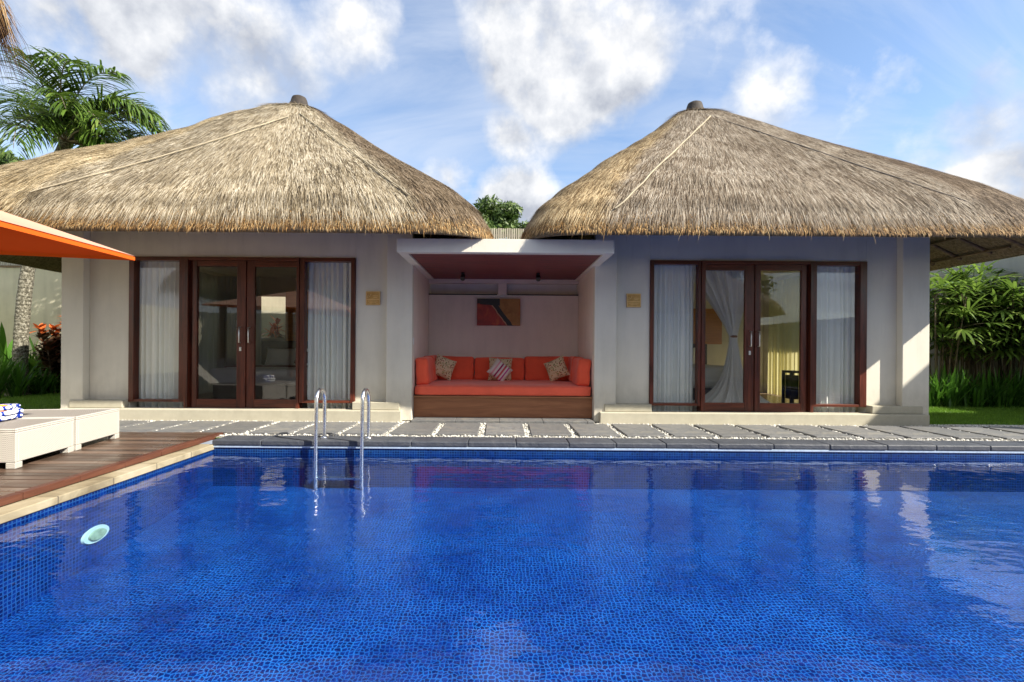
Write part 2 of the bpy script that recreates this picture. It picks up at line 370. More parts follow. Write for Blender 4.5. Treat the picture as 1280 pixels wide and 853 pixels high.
def striped():
    n = NT('striped cushion cotton'); tc = n.n('ShaderNodeTexCoord'); sp = n.n('ShaderNodeSeparateXYZ'); n.l(tc.outputs['Object'], sp.inputs[0])
    x = n.math('MULTIPLY_ADD', sp.outputs[0], 2.6, .5)
    e = n.n('ShaderNodeValToRGB'); e.color_ramp.interpolation = 'CONSTANT'
    stops = [(0, (.70, .62, .58)), (.24, (.74, .34, .40)), (.31, (.76, .70, .68)), (.40, (.36, .03, .13)), (.47, (.76, .66, .66)), (.55, (.62, .10, .12)), (.63, (.80, .74, .72)), (.70, (.50, .06, .30)), (.76, (.74, .66, .62))]
    el = e.color_ramp.elements
    while len(el) < len(stops): el.new(.5)
    for i, (p, c) in enumerate(stops): el[i].position = p; el[i].color = c4(c)
    n.l(x, e.inputs[0]); return n.pbr(e.outputs[0], .85, spec=.2)
M['striped'] = striped()
def towelmat():
    n = NT('blue and white towel'); v = n.obj((1, 1, 1)); w = n.n('ShaderNodeTexWave'); w.inputs['Scale'].default_value = 6; w.inputs['Distortion'].default_value = 9
    w.inputs['Detail'].default_value = 1.5; w.inputs['Detail Scale'].default_value = 2; n.l(v, w.inputs['Vector'])
    b = n.ramp(w.outputs['Fac'], [(.42, (.01, .035, .30)), (.50, (.78, .80, .82))])
    o = n.ramp(n.noise(v, 5, 1), [(.66, (0,)*3), (.68, (1,)*3)])
    return n.pbr(n.mix(o, b, (.85, .36, .02)), .95, normal=n.bump(n.noise(v, 150, 2), .4, .004), spec=.1)
M['towel'] = towelmat()
def artmat():
    n = NT('abstract canvas paint'); tc = n.n('ShaderNodeTexCoord'); sp = n.n('ShaderNodeSeparateXYZ'); n.l(tc.outputs['Object'], sp.inputs[0])
    X, Z = sp.outputs[0], sp.outputs[2]                # centred, metres: x +-.38, z +-.235
    v = n.obj(); wob = n.math('MULTIPLY', n.math('SUBTRACT', n.noise(v, 7, 4), .5), .12)
    left = n.ramp(n.noise(v, 5, 5, .6, 1), [(.3, (.16, .015, .015)), (.55, (.38, .035, .025)), (.75, (.50, .12, .03))])
    right = n.ramp(n.noise(v, 4, 5, .6, 1), [(.3, (.24, .10, .02)), (.6, (.42, .20, .05)), (.8, (.30, .07, .02))])
    d = n.math('ADD', n.math('ADD', n.math('MULTIPLY', Z, .75), X), n.math('MULTIPLY', wob, .5))     # diagonal seam
    base = n.mix(n.math('GREATER_THAN', d, .02), left, right)
    band = n.math('LESS_THAN', n.math('ABSOLUTE', n.math('SUBTRACT', d, .03)), .045)
    band = n.math('MULTIPLY', band, n.math('LESS_THAN', Z, .14))
    base = n.mix(band, base, (.012, .008, .01))
    pale = n.math('LESS_THAN', n.math('ABSOLUTE', n.math('SUBTRACT', d, -.03)), .010)
    base = n.mix(pale, base, (.42, .26, .15))
    top = n.math('MULTIPLY', n.math('GREATER_THAN', n.math('ADD', Z, n.math('ADD', wob, n.math('MULTIPLY', X, .12))), .105), n.math('LESS_THAN', X, .02))
    base = n.mix(top, base, (.012, .008, .012))
    return n.pbr(base, .5)
M['art'] = artmat()
def plaquemat():
    n = NT('engraved brass'); v = n.obj(); return n.pbr(n.ramp(n.noise(v, 12, 3), [(.3, (.42, .22, .05)), (.7, (.62, .38, .12))]), .45, metal=.35, normal=n.bump(n.noise(v, 90, 2), .2, .003))
M['brass'] = plaquemat()
M['brass_light'] = simple('raised brass', (.80, .56, .26), .4, .1, metal=.3)
M['ceil'] = wood('dark red ceiling boards', (.07, .016, .016), (.30, .075, .07), .5, 0)
M['lampglass'] = simple('underwater lamp lens', (.36, .42, .26), .2, .3, 20)
M['lamprim'] = simple('underwater lamp rim', (.62, .68, .58), .3, .1)

# ------------------------------------------------------------------ world and sun
SUN = Vector((.70, -.335, .62)).normalized()
elev = math.asin(SUN.z); azim = math.atan2(SUN.x, SUN.y)      # clockwise from +Y
w = bpy.data.worlds.new('World'); sc.world = w; w.use_nodes = True
def world():
    n = NT.__new__(NT); n.t = w.node_tree; n.t.nodes.clear(); n.out = n.n('ShaderNodeOutputWorld')
    sky = n.n('ShaderNodeTexSky', sky_type='NISHITA'); sky.sun_disc = False; sky.sun_elevation = elev; sky.sun_rotation = azim
    sky.air_density = 1.0; sky.dust_density = .7; sky.ozone_density = 2.0; sky.altitude = 50
    tc = n.n('ShaderNodeTexCoord'); d = tc.outputs['Generated']
    sp = n.n('ShaderNodeSeparateXYZ'); n.l(d, sp.inputs[0])
    # high thin cloud on a flat layer overhead
    zz = n.math('ADD', n.math('MAXIMUM', sp.outputs[2], 0), .18)
    cb = n.n('ShaderNodeCombineXYZ'); n.l(n.math('DIVIDE', sp.outputs[0], zz), cb.inputs[0]); n.l(n.math('DIVIDE', sp.outputs[1], zz), cb.inputs[1])
    mp = n.n('ShaderNodeMapping'); mp.inputs['Rotation'].default_value = (0, 0, R(38)); mp.inputs['Scale'].default_value = (.42, 1.25, 1); mp.inputs['Location'].default_value = (3.4, .2, 0); n.l(cb.outputs[0], mp.inputs[0])
    hi = n.noise(mp.outputs[0], 1.5, 12, .60, 1.3)
    hi2 = n.noise(cb.outputs[0], .55, 4, .5)
    hi = n.math('MULTIPLY', n.math('SUBTRACT', n.math('ADD', hi, n.math('MULTIPLY', hi2, .55)), .625), 3.2, clamp=True)
    # heaps of cumulus, each around its own direction, their edges eaten by fine noise
    def puff(px, py, rad, soft=.45, sgn=1):
        v = Vector(((px-HX)/F, 1.0*sgn, (HY-py-.0075*(px-HX))/F)).normalized()
        dist = n.vmath('DISTANCE', d, tuple(v))
        return n.math('MULTIPLY', n.math('SUBTRACT', 1, n.math('DIVIDE', dist, rad)), soft)
    tot = None
    for p in [(705, 50, .23, 1.7), (635, 165, .10, .9), (255, 85, .20, 1.3), (190, 20, .22, 1.1), (60, 30, .16, .8), (225, 160, .085, 1.0), (310, 130, .09, .7), (1235, 160, .18, .75), (1120, 70, .20, .5),
              (640, 262, .14, 1.0), (560, 225, .10, .7), (960, 110, .15, .6), (1260, 230, .16, 1.1), (440, 20, .14, .5), (300, 500, .5, 1.2, -1), (900, 120, .6, 1.2, -1), (420, 40, .6, 1.0, -1), (1100, -500, .5, 1.1), (300, -700, .5, 1.1), (700, -1500, .5, 1.0)]:
        q = puff(*p); tot = q if tot is None else n.math('MAXIMUM', tot, q)
    def body(off):
        v = n.vmath('ADD', d, off) if off else d
        return n.math('ADD', n.math('MULTIPLY', n.noise(v, 4.4, 12, .56, .0), 1.0), n.math('MULTIPLY', n.noise(v, 11, 8, .6), .17))
    N1 = body(None); N2 = body(tuple(SUN*.036+Vector((0, 0, .014))))
    cl = n.math('MULTIPLY', n.math('SUBTRACT', n.math('ADD', n.math('MINIMUM', tot, .75), n.math('MULTIPLY', n.math('SUBTRACT', N1, .63), 2.0)), .20), 2.7, clamp=True)
    lit = n.math('MULTIPLY_ADD', n.math('SUBTRACT', N1, N2), 3.0, .50, clamp=True)
    shade = n.ramp(lit, [(.1, (2.0, 2.15, 2.5)), (.5, (3.3, 3.4, 3.6)), (.9, (4.7, 4.65, 4.6))])
    base = n.mix(n.math('MULTIPLY', hi, .68), sky.outputs[0], (3.2, 3.5, 4.05))
    full = n.mix(cl, base, shade)
    bg = n.n('ShaderNodeBackground'); bg.inputs['Strength'].default_value = .099; n.l(full, bg.inputs[0]); n.l(bg.outputs[0], n.out.inputs[0])
world()
sun = bpy.data.lights.new('sun', 'SUN'); sun.energy = 4.1; sun.angle = R(.5); sun.color = (1, .93, .80)
so = bpy.data.objects.new('sun', sun); col.objects.link(so); so.rotation_euler = (-SUN).to_track_quat('-Z', 'Y').to_euler(); so.location = SUN*30
sc.view_settings.view_transform = 'Standard'; sc.view_settings.look = 'None'; sc.view_settings.gamma = 1; sc.view_settings.exposure = 1.36
sc.cycles.use_denoising = True; sc.cycles.max_bounces = 8; sc.cycles.transparent_max_bounces = 16; sc.cycles.sample_clamp_indirect = 6
sc.cycles.caustics_reflective = False; sc.cycles.caustics_refractive = False

# ------------------------------------------------------------------ the setting
POOL = (-3.25, 8.2, -3.6, 5.40); WATER = -.14
def fz(y): return -.52-(5.40-y)*.105
x0, x1, y0, y1 = POOL
def ground():
    b = MB(); z = -.03; e = 400; x0, x1, y0, y1 = -3.46, 8.45, -3.85, 5.66
    P = [(-e, -e), (x0, -e), (x1, -e), (e, -e), (-e, y0), (x0, y0), (x1, y0), (e, y0), (-e, y1), (x0, y1), (x1, y1), (e, y1), (-e, e), (x0, e), (x1, e), (e, e)]
    b.add([(p[0], p[1], z) for p in P], [(r*4+c, r*4+c+1, r*4+c+5, r*4+c+4) for r in range(3) for c in range(3) if (r, c) != (1, 1)])
    tag(b.build('ground', M['lawn']), kind='structure')
ground()
b = MB()
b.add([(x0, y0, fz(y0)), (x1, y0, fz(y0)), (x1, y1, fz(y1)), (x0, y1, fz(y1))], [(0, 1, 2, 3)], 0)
b.add([(x0, y1, fz(y1)-.2), (x1, y1, fz(y1)-.2), (x1, y1, -.085), (x0, y1, -.085)], [(0, 1, 2, 3)], 1)
b.add([(x0, y0, fz(y0)-.2), (x1, y0, fz(y0)-.2), (x1, y0, -.085), (x0, y0, -.085)], [(3, 2, 1, 0)], 1)
b.add([(x0, y0, fz(y0)-.2), (x0, y1, fz(y0)-.2), (x0, y1, -.085), (x0, y0, -.085)], [(0, 1, 2, 3)], 2)
b.add([(x1, y0, fz(y0)-.2), (x1, y1, fz(y0)-.2), (x1, y1, -.085), (x1, y0, -.085)], [(3, 2, 1, 0)], 2)
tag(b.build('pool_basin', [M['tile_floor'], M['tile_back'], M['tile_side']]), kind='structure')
b = MB()
b.box(x0-.004, x1+.004, y1-.012, y1+.02, -.085, -.060); b.box(x0-.02, x0+.012, y0, y1-.014, -.085, -.060)
b.box(x1-.012, x1+.02, y0, y1-.014, -.085, -.060)
tag(b.build('pool_lip', M['tile_lip'], bevel=.004), kind='structure')
b = MB(); b.add([(x0, y0, WATER), (x1, y0, WATER), (x1, y1, WATER), (x0, y1, WATER)], [(0, 1, 2, 3)])
tag(b.build('water', M['water']), kind='structure')
# slate coping along the far, near and right edge, in separate stones of one mesh
b = MB(); x = x0
random.seed(3)
while x < 9.4:
    L = random.uniform(.52, .66); dz = random.uniform(-.002, .002)
    b.box(x+.002, x+L-.002, y1-.02+random.uniform(-.004, .004), y1+.30, -.058, .0+dz); x += L
y = y0
while y < y1:
    b.box(x1-.02, x1+.30, y+.002, min(y+.6, y1-.03)-.002, -.058, .001); y += .6
x = x0
while x < 9: b.box(x+.002, x+.598, y0-.3, y0+.02, -.058, .001); x += .6
tag(b.build('slate_coping', M['coping'], bevel=.012, seg=3), kind='structure')
b = MB(); b.box(-3.44, x0+.015, y0, y1+.02, -.11, -.052)
tag(b.build('sandstone_coping', M['sand_coping'], bevel=.006), kind='structure')
b = MB(); b.box(-3.46, 9.6, y1+.29, 7.1, -.06, -.022)
b.box(-7.2, -3.46, 5.86, 7.1, -.06, -.022)
tag(b.build('pebble_path', M['pebble_bed']), kind='structure')
# loose pebbles
def pebbles(N=26000):
    X = rng.uniform(-7.0, 9.4, N); Y = rng.uniform(5.69, 6.96, N)
    PIT, SW = .577, .46
    ph = ((X+.25+PIT/2+PIT*30) % PIT)
    on = (np.abs(ph-PIT/2) > PIT/2-SW/2+.0) if False else None
    u = ((X+.25) % PIT); inslab = (u > .045) & (u < PIT-.045) & (Y > 5.84) & (Y < 6.71)
    keep = ~inslab & ~((X < -3.42) & (Y < 5.87)) & ~((np.abs(X) < 1.32) & (Y > 6.76))
    X, Y = X[keep], Y[keep]; n = len(X)
    oc = np.array([(1, 0, 0), (-1, 0, 0), (0, 1, 0), (0, -1, 0), (0, 0, 1), (0, 0, -1)], float)
    fc = np.array([(0, 2, 4), (2, 1, 4), (1, 3, 4), (3, 0, 4), (2, 0, 5), (1, 2, 5), (3, 1, 5), (0, 3, 5)])
    s = rng.uniform(.009, .021, (n, 1, 1))*np.stack([rng.uniform(.8, 1.4, n), rng.uniform(.7, 1.1, n), rng.uniform(.5, .8, n)], 1)[:, None, :]
    a = rng.uniform(0, 6.28, n); c, si = np.cos(a)[:, None], np.sin(a)[:, None]
    V = oc[None]*s; Vx = V[..., 0]*c-V[..., 1]*si; Vy = V[..., 0]*si+V[..., 1]*c
    V = np.stack([Vx+X[:, None], Vy+Y[:, None], V[..., 2]+rng.uniform(-.022, -.006, n)[:, None]], 2)
    Fs = (fc[None]+np.arange(n)[:, None, None]*6).reshape(-1, 3)
    tag(link('white_gravel', mesh_np('white_gravel', V.reshape(-1, 3), Fs, M['pebble'], True)), kind='stuff')
pebbles()
# stepping slabs
slab_me = []
random.seed(11)
i = 0; xs = -.25-.577*9
while xs < 9.0:
    if not (xs < -3.6 and False):
        b = MB(); w_, d_ = .492, .87
        pts = []
        for (cx, cy) in ((-1, -1), (1, -1), (1, 1), (-1, 1)):
            pts.append((cx*w_/2+random.uniform(-.008, .008), cy*d_/2+random.uniform(-.01, .01)))
        vs = [(p[0], p[1], -.02) for p in pts]+[(p[0], p[1], random.uniform(.007, .013)) for p in pts]
        b.add(vs, [(4, 5, 6, 7), (0, 1, 5, 4), (1, 2, 6, 5), (2, 3, 7, 6), (3, 0, 4, 7)])
        cx = xs+.577/2; o = b.build('paving_slab', M['slate'], loc=(cx, 6.275, 0), bevel=.006)
        slab_me.append((cx, o))
    xs += .577
def ordinal(k): return ['first', 'second', 'third', 'fourth', 'fifth', 'sixth', 'seventh', 'eighth', 'ninth', 'tenth', 'eleventh', 'twelfth', 'thirteenth', 'fourteenth', 'fifteenth', 'sixteenth', 'seventeenth'][k]
vis = [t for t in slab_me if -4.9 < t[0] < 6.9]
for k, (cx, o) in enumerate(slab_me):
    if cx < -1.35:
        j = sum(1 for t in slab_me if cx < t[0] < -1.35); place = '%s slab left of the recess with the red sofa' % ordinal(j)
    elif cx > 1.35:
        j = sum(1 for t in slab_me if 1.35 < t[0] < cx); place = '%s slab right of the recess with the red sofa' % ordinal(j)
    else:
        j = sum(1 for t in slab_me if -1.35 < t[0] < cx); place = '%s slab from the left in front of the red sofa' % ordinal(j)
    tag(o, 'grey slate paving slab in white pebbles, '+place, 'paving slab', 'slate slabs in the pebble path')
b = MB(); x = -1.28
while x < 1.27:
    b.box(x+.002, min(x+.62, 1.30)-.002, 6.75, 8.44, -.03, .035); x += .62
tag(b.build('alcove_floor', M['slate'], bevel=.006), kind='structure')
# deck
b = MB(); y = -3.5; random.seed(5)
while y < 5.80:
    dz = random.uniform(-.0015, .0015); b.box(-13.4, -3.455, y+.004, y+.098, -.028, .002+dz); y += .102
dk = b.build('wooden_deck', M['deck'], bevel=.003, seg=1); tag(dk, kind='structure')
b = MB(); y = -3.5
while y < 5.83:
    L = min(.46, 5.84-y); b.box(-3.452, -3.385, y+.002, y+L-.002, -.045, .006); y += .46
b.build('edge_board', M['deck_edge'], dk, bevel=.004)
b = MB(); b.box(-13.4, 10.6, -7.9, -3.9, -.06, -.012); tag(b.build('terrace', M['slate']), kind='structure')
# lawn blades
def blades(xa, xb, ya, yb, N, name, test=None, h=.045):
    X = rng.uniform(xa, xb, N); Y = rng.uniform(ya, yb, N)
    if test is not None: k = test(X, Y); X, Y = X[k], Y[k]
    n = len(X); a = rng.uniform(0, 6.28, n); hh = rng.uniform(.5, 1.2, n)*h; w_ = .004
    dx, dy = np.cos(a)*w_, np.sin(a)*w_; lx, ly = rng.normal(0, .012, n), rng.normal(0, .012, n); z = np.full(n, -.03)
    V = np.stack([np.stack([X-dx, Y-dy, z], 1), np.stack([X+dx, Y+dy, z], 1), np.stack([X+lx, Y+ly, z+hh], 1)], 1)
    tag(link(name, mesh_np(name, V.reshape(-1, 3), np.arange(n*3).reshape(-1, 3), M['grassblade'])), kind='stuff')
blades(6.25, 11, 6.95, 10.2, 60000, 'lawn_grass', lambda X, Y: (Y > 7.02+.10*np.sin(X*2)))
blades(-13, -6.5, 6.9, 11.3, 40000, 'lawn_grass')

# ------------------------------------------------------------------ thatched roofs
PS = np.array([0, .05, .12, .3, .5, .7, .85, .93, .975, 1.0])
PR = np.array([.0, .055, .12, .30, .495, .695, .85, .932, .978, 1.0])
PZ = np.array([1.0, .990, .960, .805, .618, .425, .268, .165, .072, 0])
def make_surf(apex, ecx, ecy, hx, hy, ze):
    ax, ay, az = apex
    def surf(phi, t):
        r = np.interp(t, PS, PR); z = ze+(az-ze)*np.interp(t, PS, PZ)
        nn = 3.0+9.0*t**3
        c, s = np.cos(phi), np.sin(phi)
        q = 1/(np.abs(c)**nn+np.abs(s)**nn)**(1/nn)
        k = r
        cx = ax+(ecx-ax)*k; cy = ay+(ecy-ay)*k
        x = cx+hx*r*q*c; y = cy+hy*r*q*s
        lump = .024*np.sin(x*2.1+z*1.7+ax)+.016*np.sin(y*2.7-z*3.1)+.009*np.sin(x*5.3+y*4.1)+.005*np.sin(x*11+z*9)
        z = z+lump*np.clip(t*4, 0, 1)*np.clip((1.05-t)*6, .35, 1)
        return np.stack([x, y, z], -1)
    return surf
def frame_of(surf, phi, t):
    e = .004
    P = surf(phi, t); T = surf(phi, np.minimum(t+e, 1))-surf(phi, np.maximum(t-e, 0)); S = surf(phi+e, t)-surf(phi-e, t)
    T /= np.linalg.norm(T, axis=-1, keepdims=True)+1e-9
    N = np.cross(S, T); N /= np.linalg.norm(N, axis=-1, keepdims=True)+1e-9
    N *= np.sign(N[..., 2:3]+1e-6) if False else 1
    out = np.where(N[..., 2:3] < -.25, -N, N)
    S2 = np.cross(T, out); return P, T, out, S2
def straws(surf, N, tlo, thi, L, wd, lift, phis=None, droop=.0, spread=.22):
    t = tlo+(thi-tlo)*np.sqrt(rng.uniform(0, 1, N)) if thi-tlo > .3 else rng.uniform(tlo, thi, N)
    phi = rng.uniform(0, 2*np.pi, N) if phis is None else rng.uniform(phis[0], phis[1], N)
    P, T, Nn, S = frame_of(surf, phi, t)
    Ls = rng.uniform(L*.5, L*1.3, N)[:, None]; ws = rng.uniform(.6, 1.3, N)[:, None]*wd
    lat = rng.normal(0, spread, N)[:, None]
    Tn = T+S*lat; Tn[:, 2] -= droop; Tn /= np.linalg.norm(Tn, axis=1, keepdims=True)
    up = rng.uniform(0, 1, N)[:, None]*lift
    root = P-Tn*Ls*.35+Nn*.004; tip = P+Tn*Ls*.65+Nn*(up+.008)
    mid = (root+tip)/2+Nn*(up*.6+.01)
    A = root-S*ws; B = root+S*ws; C = mid+S*ws*.8; D = mid-S*ws*.8; E = tip
    V = np.stack([A, B, C, D, E], 1).reshape(-1, 3); k = np.arange(N)*5
    tri = np.concatenate([np.stack([k, k+1, k+2], 1), np.stack([k, k+2, k+3], 1), np.stack([k+3, k+2, k+4], 1)])
    return V, tri
def roof(parent, apex, ecx, ecy, hx, hy, ze, mat, n1, shag=0, name='roof'):
    surf = make_surf(apex, ecx, ecy, hx, hy, ze)
    # packed shell with real thickness: outside, lip, underside
    nu, nv = 220, 60
    ph = np.linspace(0, 2*np.pi, nu, endpoint=False); ts = np.linspace(0, 1, nv)
    A, T = np.meshgrid(ph, ts); out = surf(A, T)
    inn = []
    for kk, tt in enumerate(np.linspace(1, .3, 14)):
        q = surf(ph, np.full(nu, tt*.985 if kk else .985)); q[:, 2] -= (.04 if kk == 0 else .0)
        zz = ze+.02+(apex[2]-ze)*(1-tt)*.80
        q[:, 2] = zz+ (0 if kk else -.015); inn.append(q)
    G = np.concatenate([out, np.array(inn)], 0); rows = G.shape[0]
    V = G.reshape(-1, 3); r, c = np.meshgrid(np.arange(rows-1), np.arange(nu), indexing='ij'); c2 = (c+1) % nu
    Fq = np.stack([r*nu+c, (r+1)*nu+c, (r+1)*nu+c2, r*nu+c2], -1).reshape(-1, 4)
    ro = link(name, mesh_np(name, V, Fq, M['shell'], True), parent)
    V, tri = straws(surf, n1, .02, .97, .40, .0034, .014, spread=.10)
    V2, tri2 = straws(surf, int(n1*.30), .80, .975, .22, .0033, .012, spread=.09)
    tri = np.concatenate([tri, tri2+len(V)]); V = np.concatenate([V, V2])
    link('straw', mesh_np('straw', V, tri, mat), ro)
    V, tri = straws(surf, int(n1*.11), .965, .998, .065, .0034, .010, droop=.5, spread=.16)
    V2, tri2 = straws(surf, 240, .99, 1.0, .17, .0024, .02, droop=2.0, spread=.5)
    tri = np.concatenate([tri, tri2+len(V)]); V = np.concatenate([V, V2])
    if shag:
        V3, tri3 = straws(surf, shag, .93, 1.0, .42, .004, .03, droop=.9, spread=.3); tri = np.concatenate([tri, tri3+len(V)]); V = np.concatenate([V, V3])
    link('eave_fringe', mesh_np('eave_fringe', V, tri, M['thatchE']), ro)
    # cap
    b = MB(); b.lathe([(.0, .23), (.08, .225), (.125, .20), (.14, .16), (.155, .10), (.20, .03), (.24, -.08)], apex, 20); b.build('ridge_cap', M['cap'], ro)
    return ro, surf
def on_surf(surf, px, py, front=True):
    """direction and height on the roof whose picture is nearest to a photo pixel"""
    ph = np.linspace(np.pi, 2*np.pi, 400); ts = np.linspace(.01, .99, 200); A, T = np.meshgrid(ph, ts); P = surf(A, T)
    X = HX+P[..., 0]/P[..., 1]*F; Z = HY-(P[..., 2]-CAMZ)/P[..., 1]*F-.0075*(X-HX)
    e = (X-px)**2+(Z-py)**2; e = np.where(e < 16, P[..., 1]-1e3, e); k = np.unravel_index(np.argmin(e), X.shape); return A[k], T[k]
def rope(surf, p0, p1, parent, mat, r=.017, off=.045, wob=.004, sag=0):
    a0, t0 = on_surf(surf, *p0); a1, t1 = on_surf(surf, *p1); P0, P1 = surf(a0, t0), surf(a1, t1)
    pts = []
    ph = np.linspace(np.pi, 2*np.pi, 500); ts = np.linspace(.0, 1, 300); A, T = np.meshgrid(ph, ts); S = surf(A, T)
    IX = HX+S[..., 0]/S[..., 1]*F; IZ = HY-(S[..., 2]-CAMZ)/S[..., 1]*F-.0075*(IX-HX)
    for k in range(25):
        t = k/24; qx = p0[0]+(p1[0]-p0[0])*t; qy = p0[1]+(p1[1]-p0[1])*t+sag*math.sin(math.pi*t)
        e = (IX-qx)**2+(IZ-qy)**2; j = np.argmin(np.where(e < 12, S[..., 1]-1e3, e)); s = S.reshape(-1, 3)[j]
        a_, t_ = A.ravel()[j], T.ravel()[j]; _, _, N, _ = frame_of(surf, np.array([a_]), np.array([max(t_, .03)]))
        pts.append(Vector(s)+Vector(N[0])*off+Vector((random.uniform(-wob, wob), 0, random.uniform(-wob, wob))))
    sm = [pts[0]]+[(pts[i-1]+pts[i]*2+pts[i+1])/4 for i in range(1, 24)]+[pts[-1]]
    b = MB(); b.tube(sm, r, 8, 0); return b.build('ridge_binding', mat, parent)
def rafters(parent, apex, ecx, ecy, hx, hy, ze, sides):
    b = MB(); H = apex[2]-ze
    for s in sides:
        for q in np.linspace(-.8, .8, 12):
            if s in ('l', 'r'):
                sg = 1 if s == 'r' else -1; p0 = (ecx+sg*hx*.955, ecy+hy*q*.95, ze-.04+.045*H*.8); p1 = (ecx+sg*hx*.55, ecy+hy*q*.75, ze-.04+.45*H*.80)
            else: p0 = (ecx+hx*q*.95, ecy-hy*.955, ze-.04+.045*H*.8); p1 = (ecx+hx*q*.75, ecy-hy*.55, ze-.04+.45*H*.80)
            b.tube([p0, p1], .03, 7)
        for k in range(4):
            f = .93-.09*k; z = ze+(1-f)*H*.8-.075
            if s in ('l', 'r'): sg = 1 if s == 'r' else -1; b.tube([(ecx+sg*hx*f, ecy-hy*.78*f, z), (ecx+sg*hx*f, ecy+hy*.78*f, z)], .016, 6)
            else: b.tube([(ecx-hx*.78*f, ecy-hy*f, z), (ecx+hx*.78*f, ecy-hy*f, z)], .016, 6)
    return b.build('rafters', M['rafter'], parent)

# ------------------------------------------------------------------ villas
FY = 7.05
ZT, ZB, ZD = 2.363, .233, .117
def villa(name, label, XL, XR, winL, winR, pil_out, roofargs, matT, side, nst):
    root = empty(name, ((XL+XR)/2, FY+2, 0), label, 'villa')
    # wall with one long opening, side and rear walls, inner faces in the room colour
    b = MB(); t = .16; zt = 2.92; yb = 11.0
    b.box(XL, winL, FY, FY+t, .0, zt); b.box(winR, XR, FY, FY+t, .0, zt)
    b.box(winL, winR, FY, FY+t, ZT, zt); b.box(winL, winR, FY+.05, FY+t, .0, .11)
    for q0, q1, op in ((XL, XL+t, side == 'l'), (XR-t, XR, side == 'r')):
        if op: b.box(q0, q1, FY+t, 7.5, 0, zt); b.box(q0, q1, 10.5, yb, 0, zt); b.box(q0, q1, 7.5, 10.5, 0, .2); b.box(q0, q1, 7.5, 10.5, 2.36, zt)
        else: b.box(q0, q1, FY+t, yb, 0, zt)
    wx = (XL+XR)/2+(-1.40 if side == 'l' else -.1)
    b.box(XL+t, wx-.55, yb-t, yb, 0, zt); b.box(wx+.55, XR-t, yb-t, yb, 0, zt); b.box(wx-.55, wx+.55, yb-t, yb, 0, 1.25); b.box(wx-.55, wx+.55, yb-t, yb, 2.2, zt)
    b.build('wall', M['wall'], root, bevel=.006)
    for (a, c) in pil_out: b = MB(); b.box(a, c, FY-.115, FY-.002, .0, zt-.04); b.build('pilaster', M['wall'], root, bevel=.008)
    b = MB(); b.box(XL-.10, XR+.06, FY-.20, FY-.001, -.03, .150); 
    for (a, c) in pil_out: pass
    pl = b.build('plinth', M['plinth'], root, bevel=.012)
    b = MB(); g = .02
    b.box(XL-.02, winL+.0, FY-.135, FY-.003, .152, .262); b.build('plinth_course', M['plinth'], root, bevel=.008); b = MB(); b.box(winR, XR+.02, FY-.135, FY-.003, .152, .262); b.build('plinth_course', M['plinth'], root, bevel=.008)
    b = MB(); b.box(XL+t, XR-t, FY+t, yb-t, .02, .112); b.build('room_floor', M['floor_in'], root)
    b = MB(); b.box(XL+t, XR-t, FY+t, yb-t, 2.62, 2.70); b.build('room_ceiling', M['inner'], root)
    b = MB(); xi = XR-t-.02 if side == 'l' else XL+t+.002; b.box(xi, xi+.018, FY+t+.02, yb-t-.02, .113, 2.61); b.build('room_lining', M['inner'], root)
    b = MB(); b.box(XL+t+.02, XR-t-.02, yb-t-.022, yb-t-.003, .113, 1.24); b.build('rear_lining', M['inner'], root)
    ro, surf = roof(root, *roofargs, matT, nst)
    rafters(ro, *roofargs, (side, 'f') if side == 'r' else ('r', 'f'))
    return root, ro, surf
def pane(x0, x1, z0, z1, y, parent):
    b = MB(); b.box(x0-.006, x1+.006, y, y+.006, z0-.006, z1+.006); return b.build('glass', M['glass'], parent)
def fixed_window(root, a, c, ga, gc, label=None):
    """a..c frame outer, ga..gc glass"""
    b = MB(); y0_, y1_ = FY-.025, FY+.09
    b.box(a, ga, y0_, y1_, ZB, ZT); b.box(gc, c, y0_, y1_, ZB, ZT)
    f = b.build('window', M['frame'], root, bevel=.004)
    b = MB(); b.box(ga+.001, gc-.001, y0_+.006, y1_, ZB, ZB+.035); b.build('window_rail', M['frame_h'], f, bevel=.003); b = MB(); b.box(ga+.001, gc-.001, y0_+.006, y1_, ZT-.055, ZT)
    b.build('window_rail', M['frame_h'], f, bevel=.003)
    b = MB(); b.box(a-.01, c+.01, FY-.05, FY-.03, ZB-.03, ZB+.004); 
    pane(ga, gc, ZB+.035, ZT-.055, FY+.035, f); return f
def door_leaf(root, a, c, ga, gc, y, hx, lock=True):
    b = MB(); b.box(a, ga, y, y+.045, ZD+.01, ZT-.05); b.box(gc, c, y, y+.045, ZD+.01, ZT-.05)
    f = b.build('door', M['frame'], root, bevel=.004)
    b = MB(); b.box(ga+.001, gc-.001, y+.002, y+.043, ZD+.01, ZD+.16); b.build('door_rail', M['frame_h'], f, bevel=.003); b = MB(); b.box(ga+.001, gc-.001, y+.002, y+.043, ZT-.135, ZT-.05); b.build('door_rail', M['frame_h'], f, bevel=.003)
    pane(ga, gc, ZD+.16, ZT-.135, y+.02, f)
    b = MB(); b.tube([(hx, y-.005, 1.335), (hx, y-.05, 1.335), (hx, y-.05, 1.11), (hx, y-.005, 1.11)], .0095, 8); b.build('handle', M['brushed'], f)
    if lock:
        b = MB(); b.box(hx-.015, hx+.015, y-.012, y-.001, .985, 1.045); b.tube([(hx, y-.012, 1.03), (hx, y-.02, 1.03)], .008, 10); b.build('lock', M['brushed'], f, bevel=.003)
    return f
def jambs(root, xs):
    for (a, c, y0_, y1_, z0_) in xs: b = MB(); b.box(a, c, y0_, y1_, z0_, ZT-.002); b.build('door_jamb', M['frame'], root, bevel=.004)

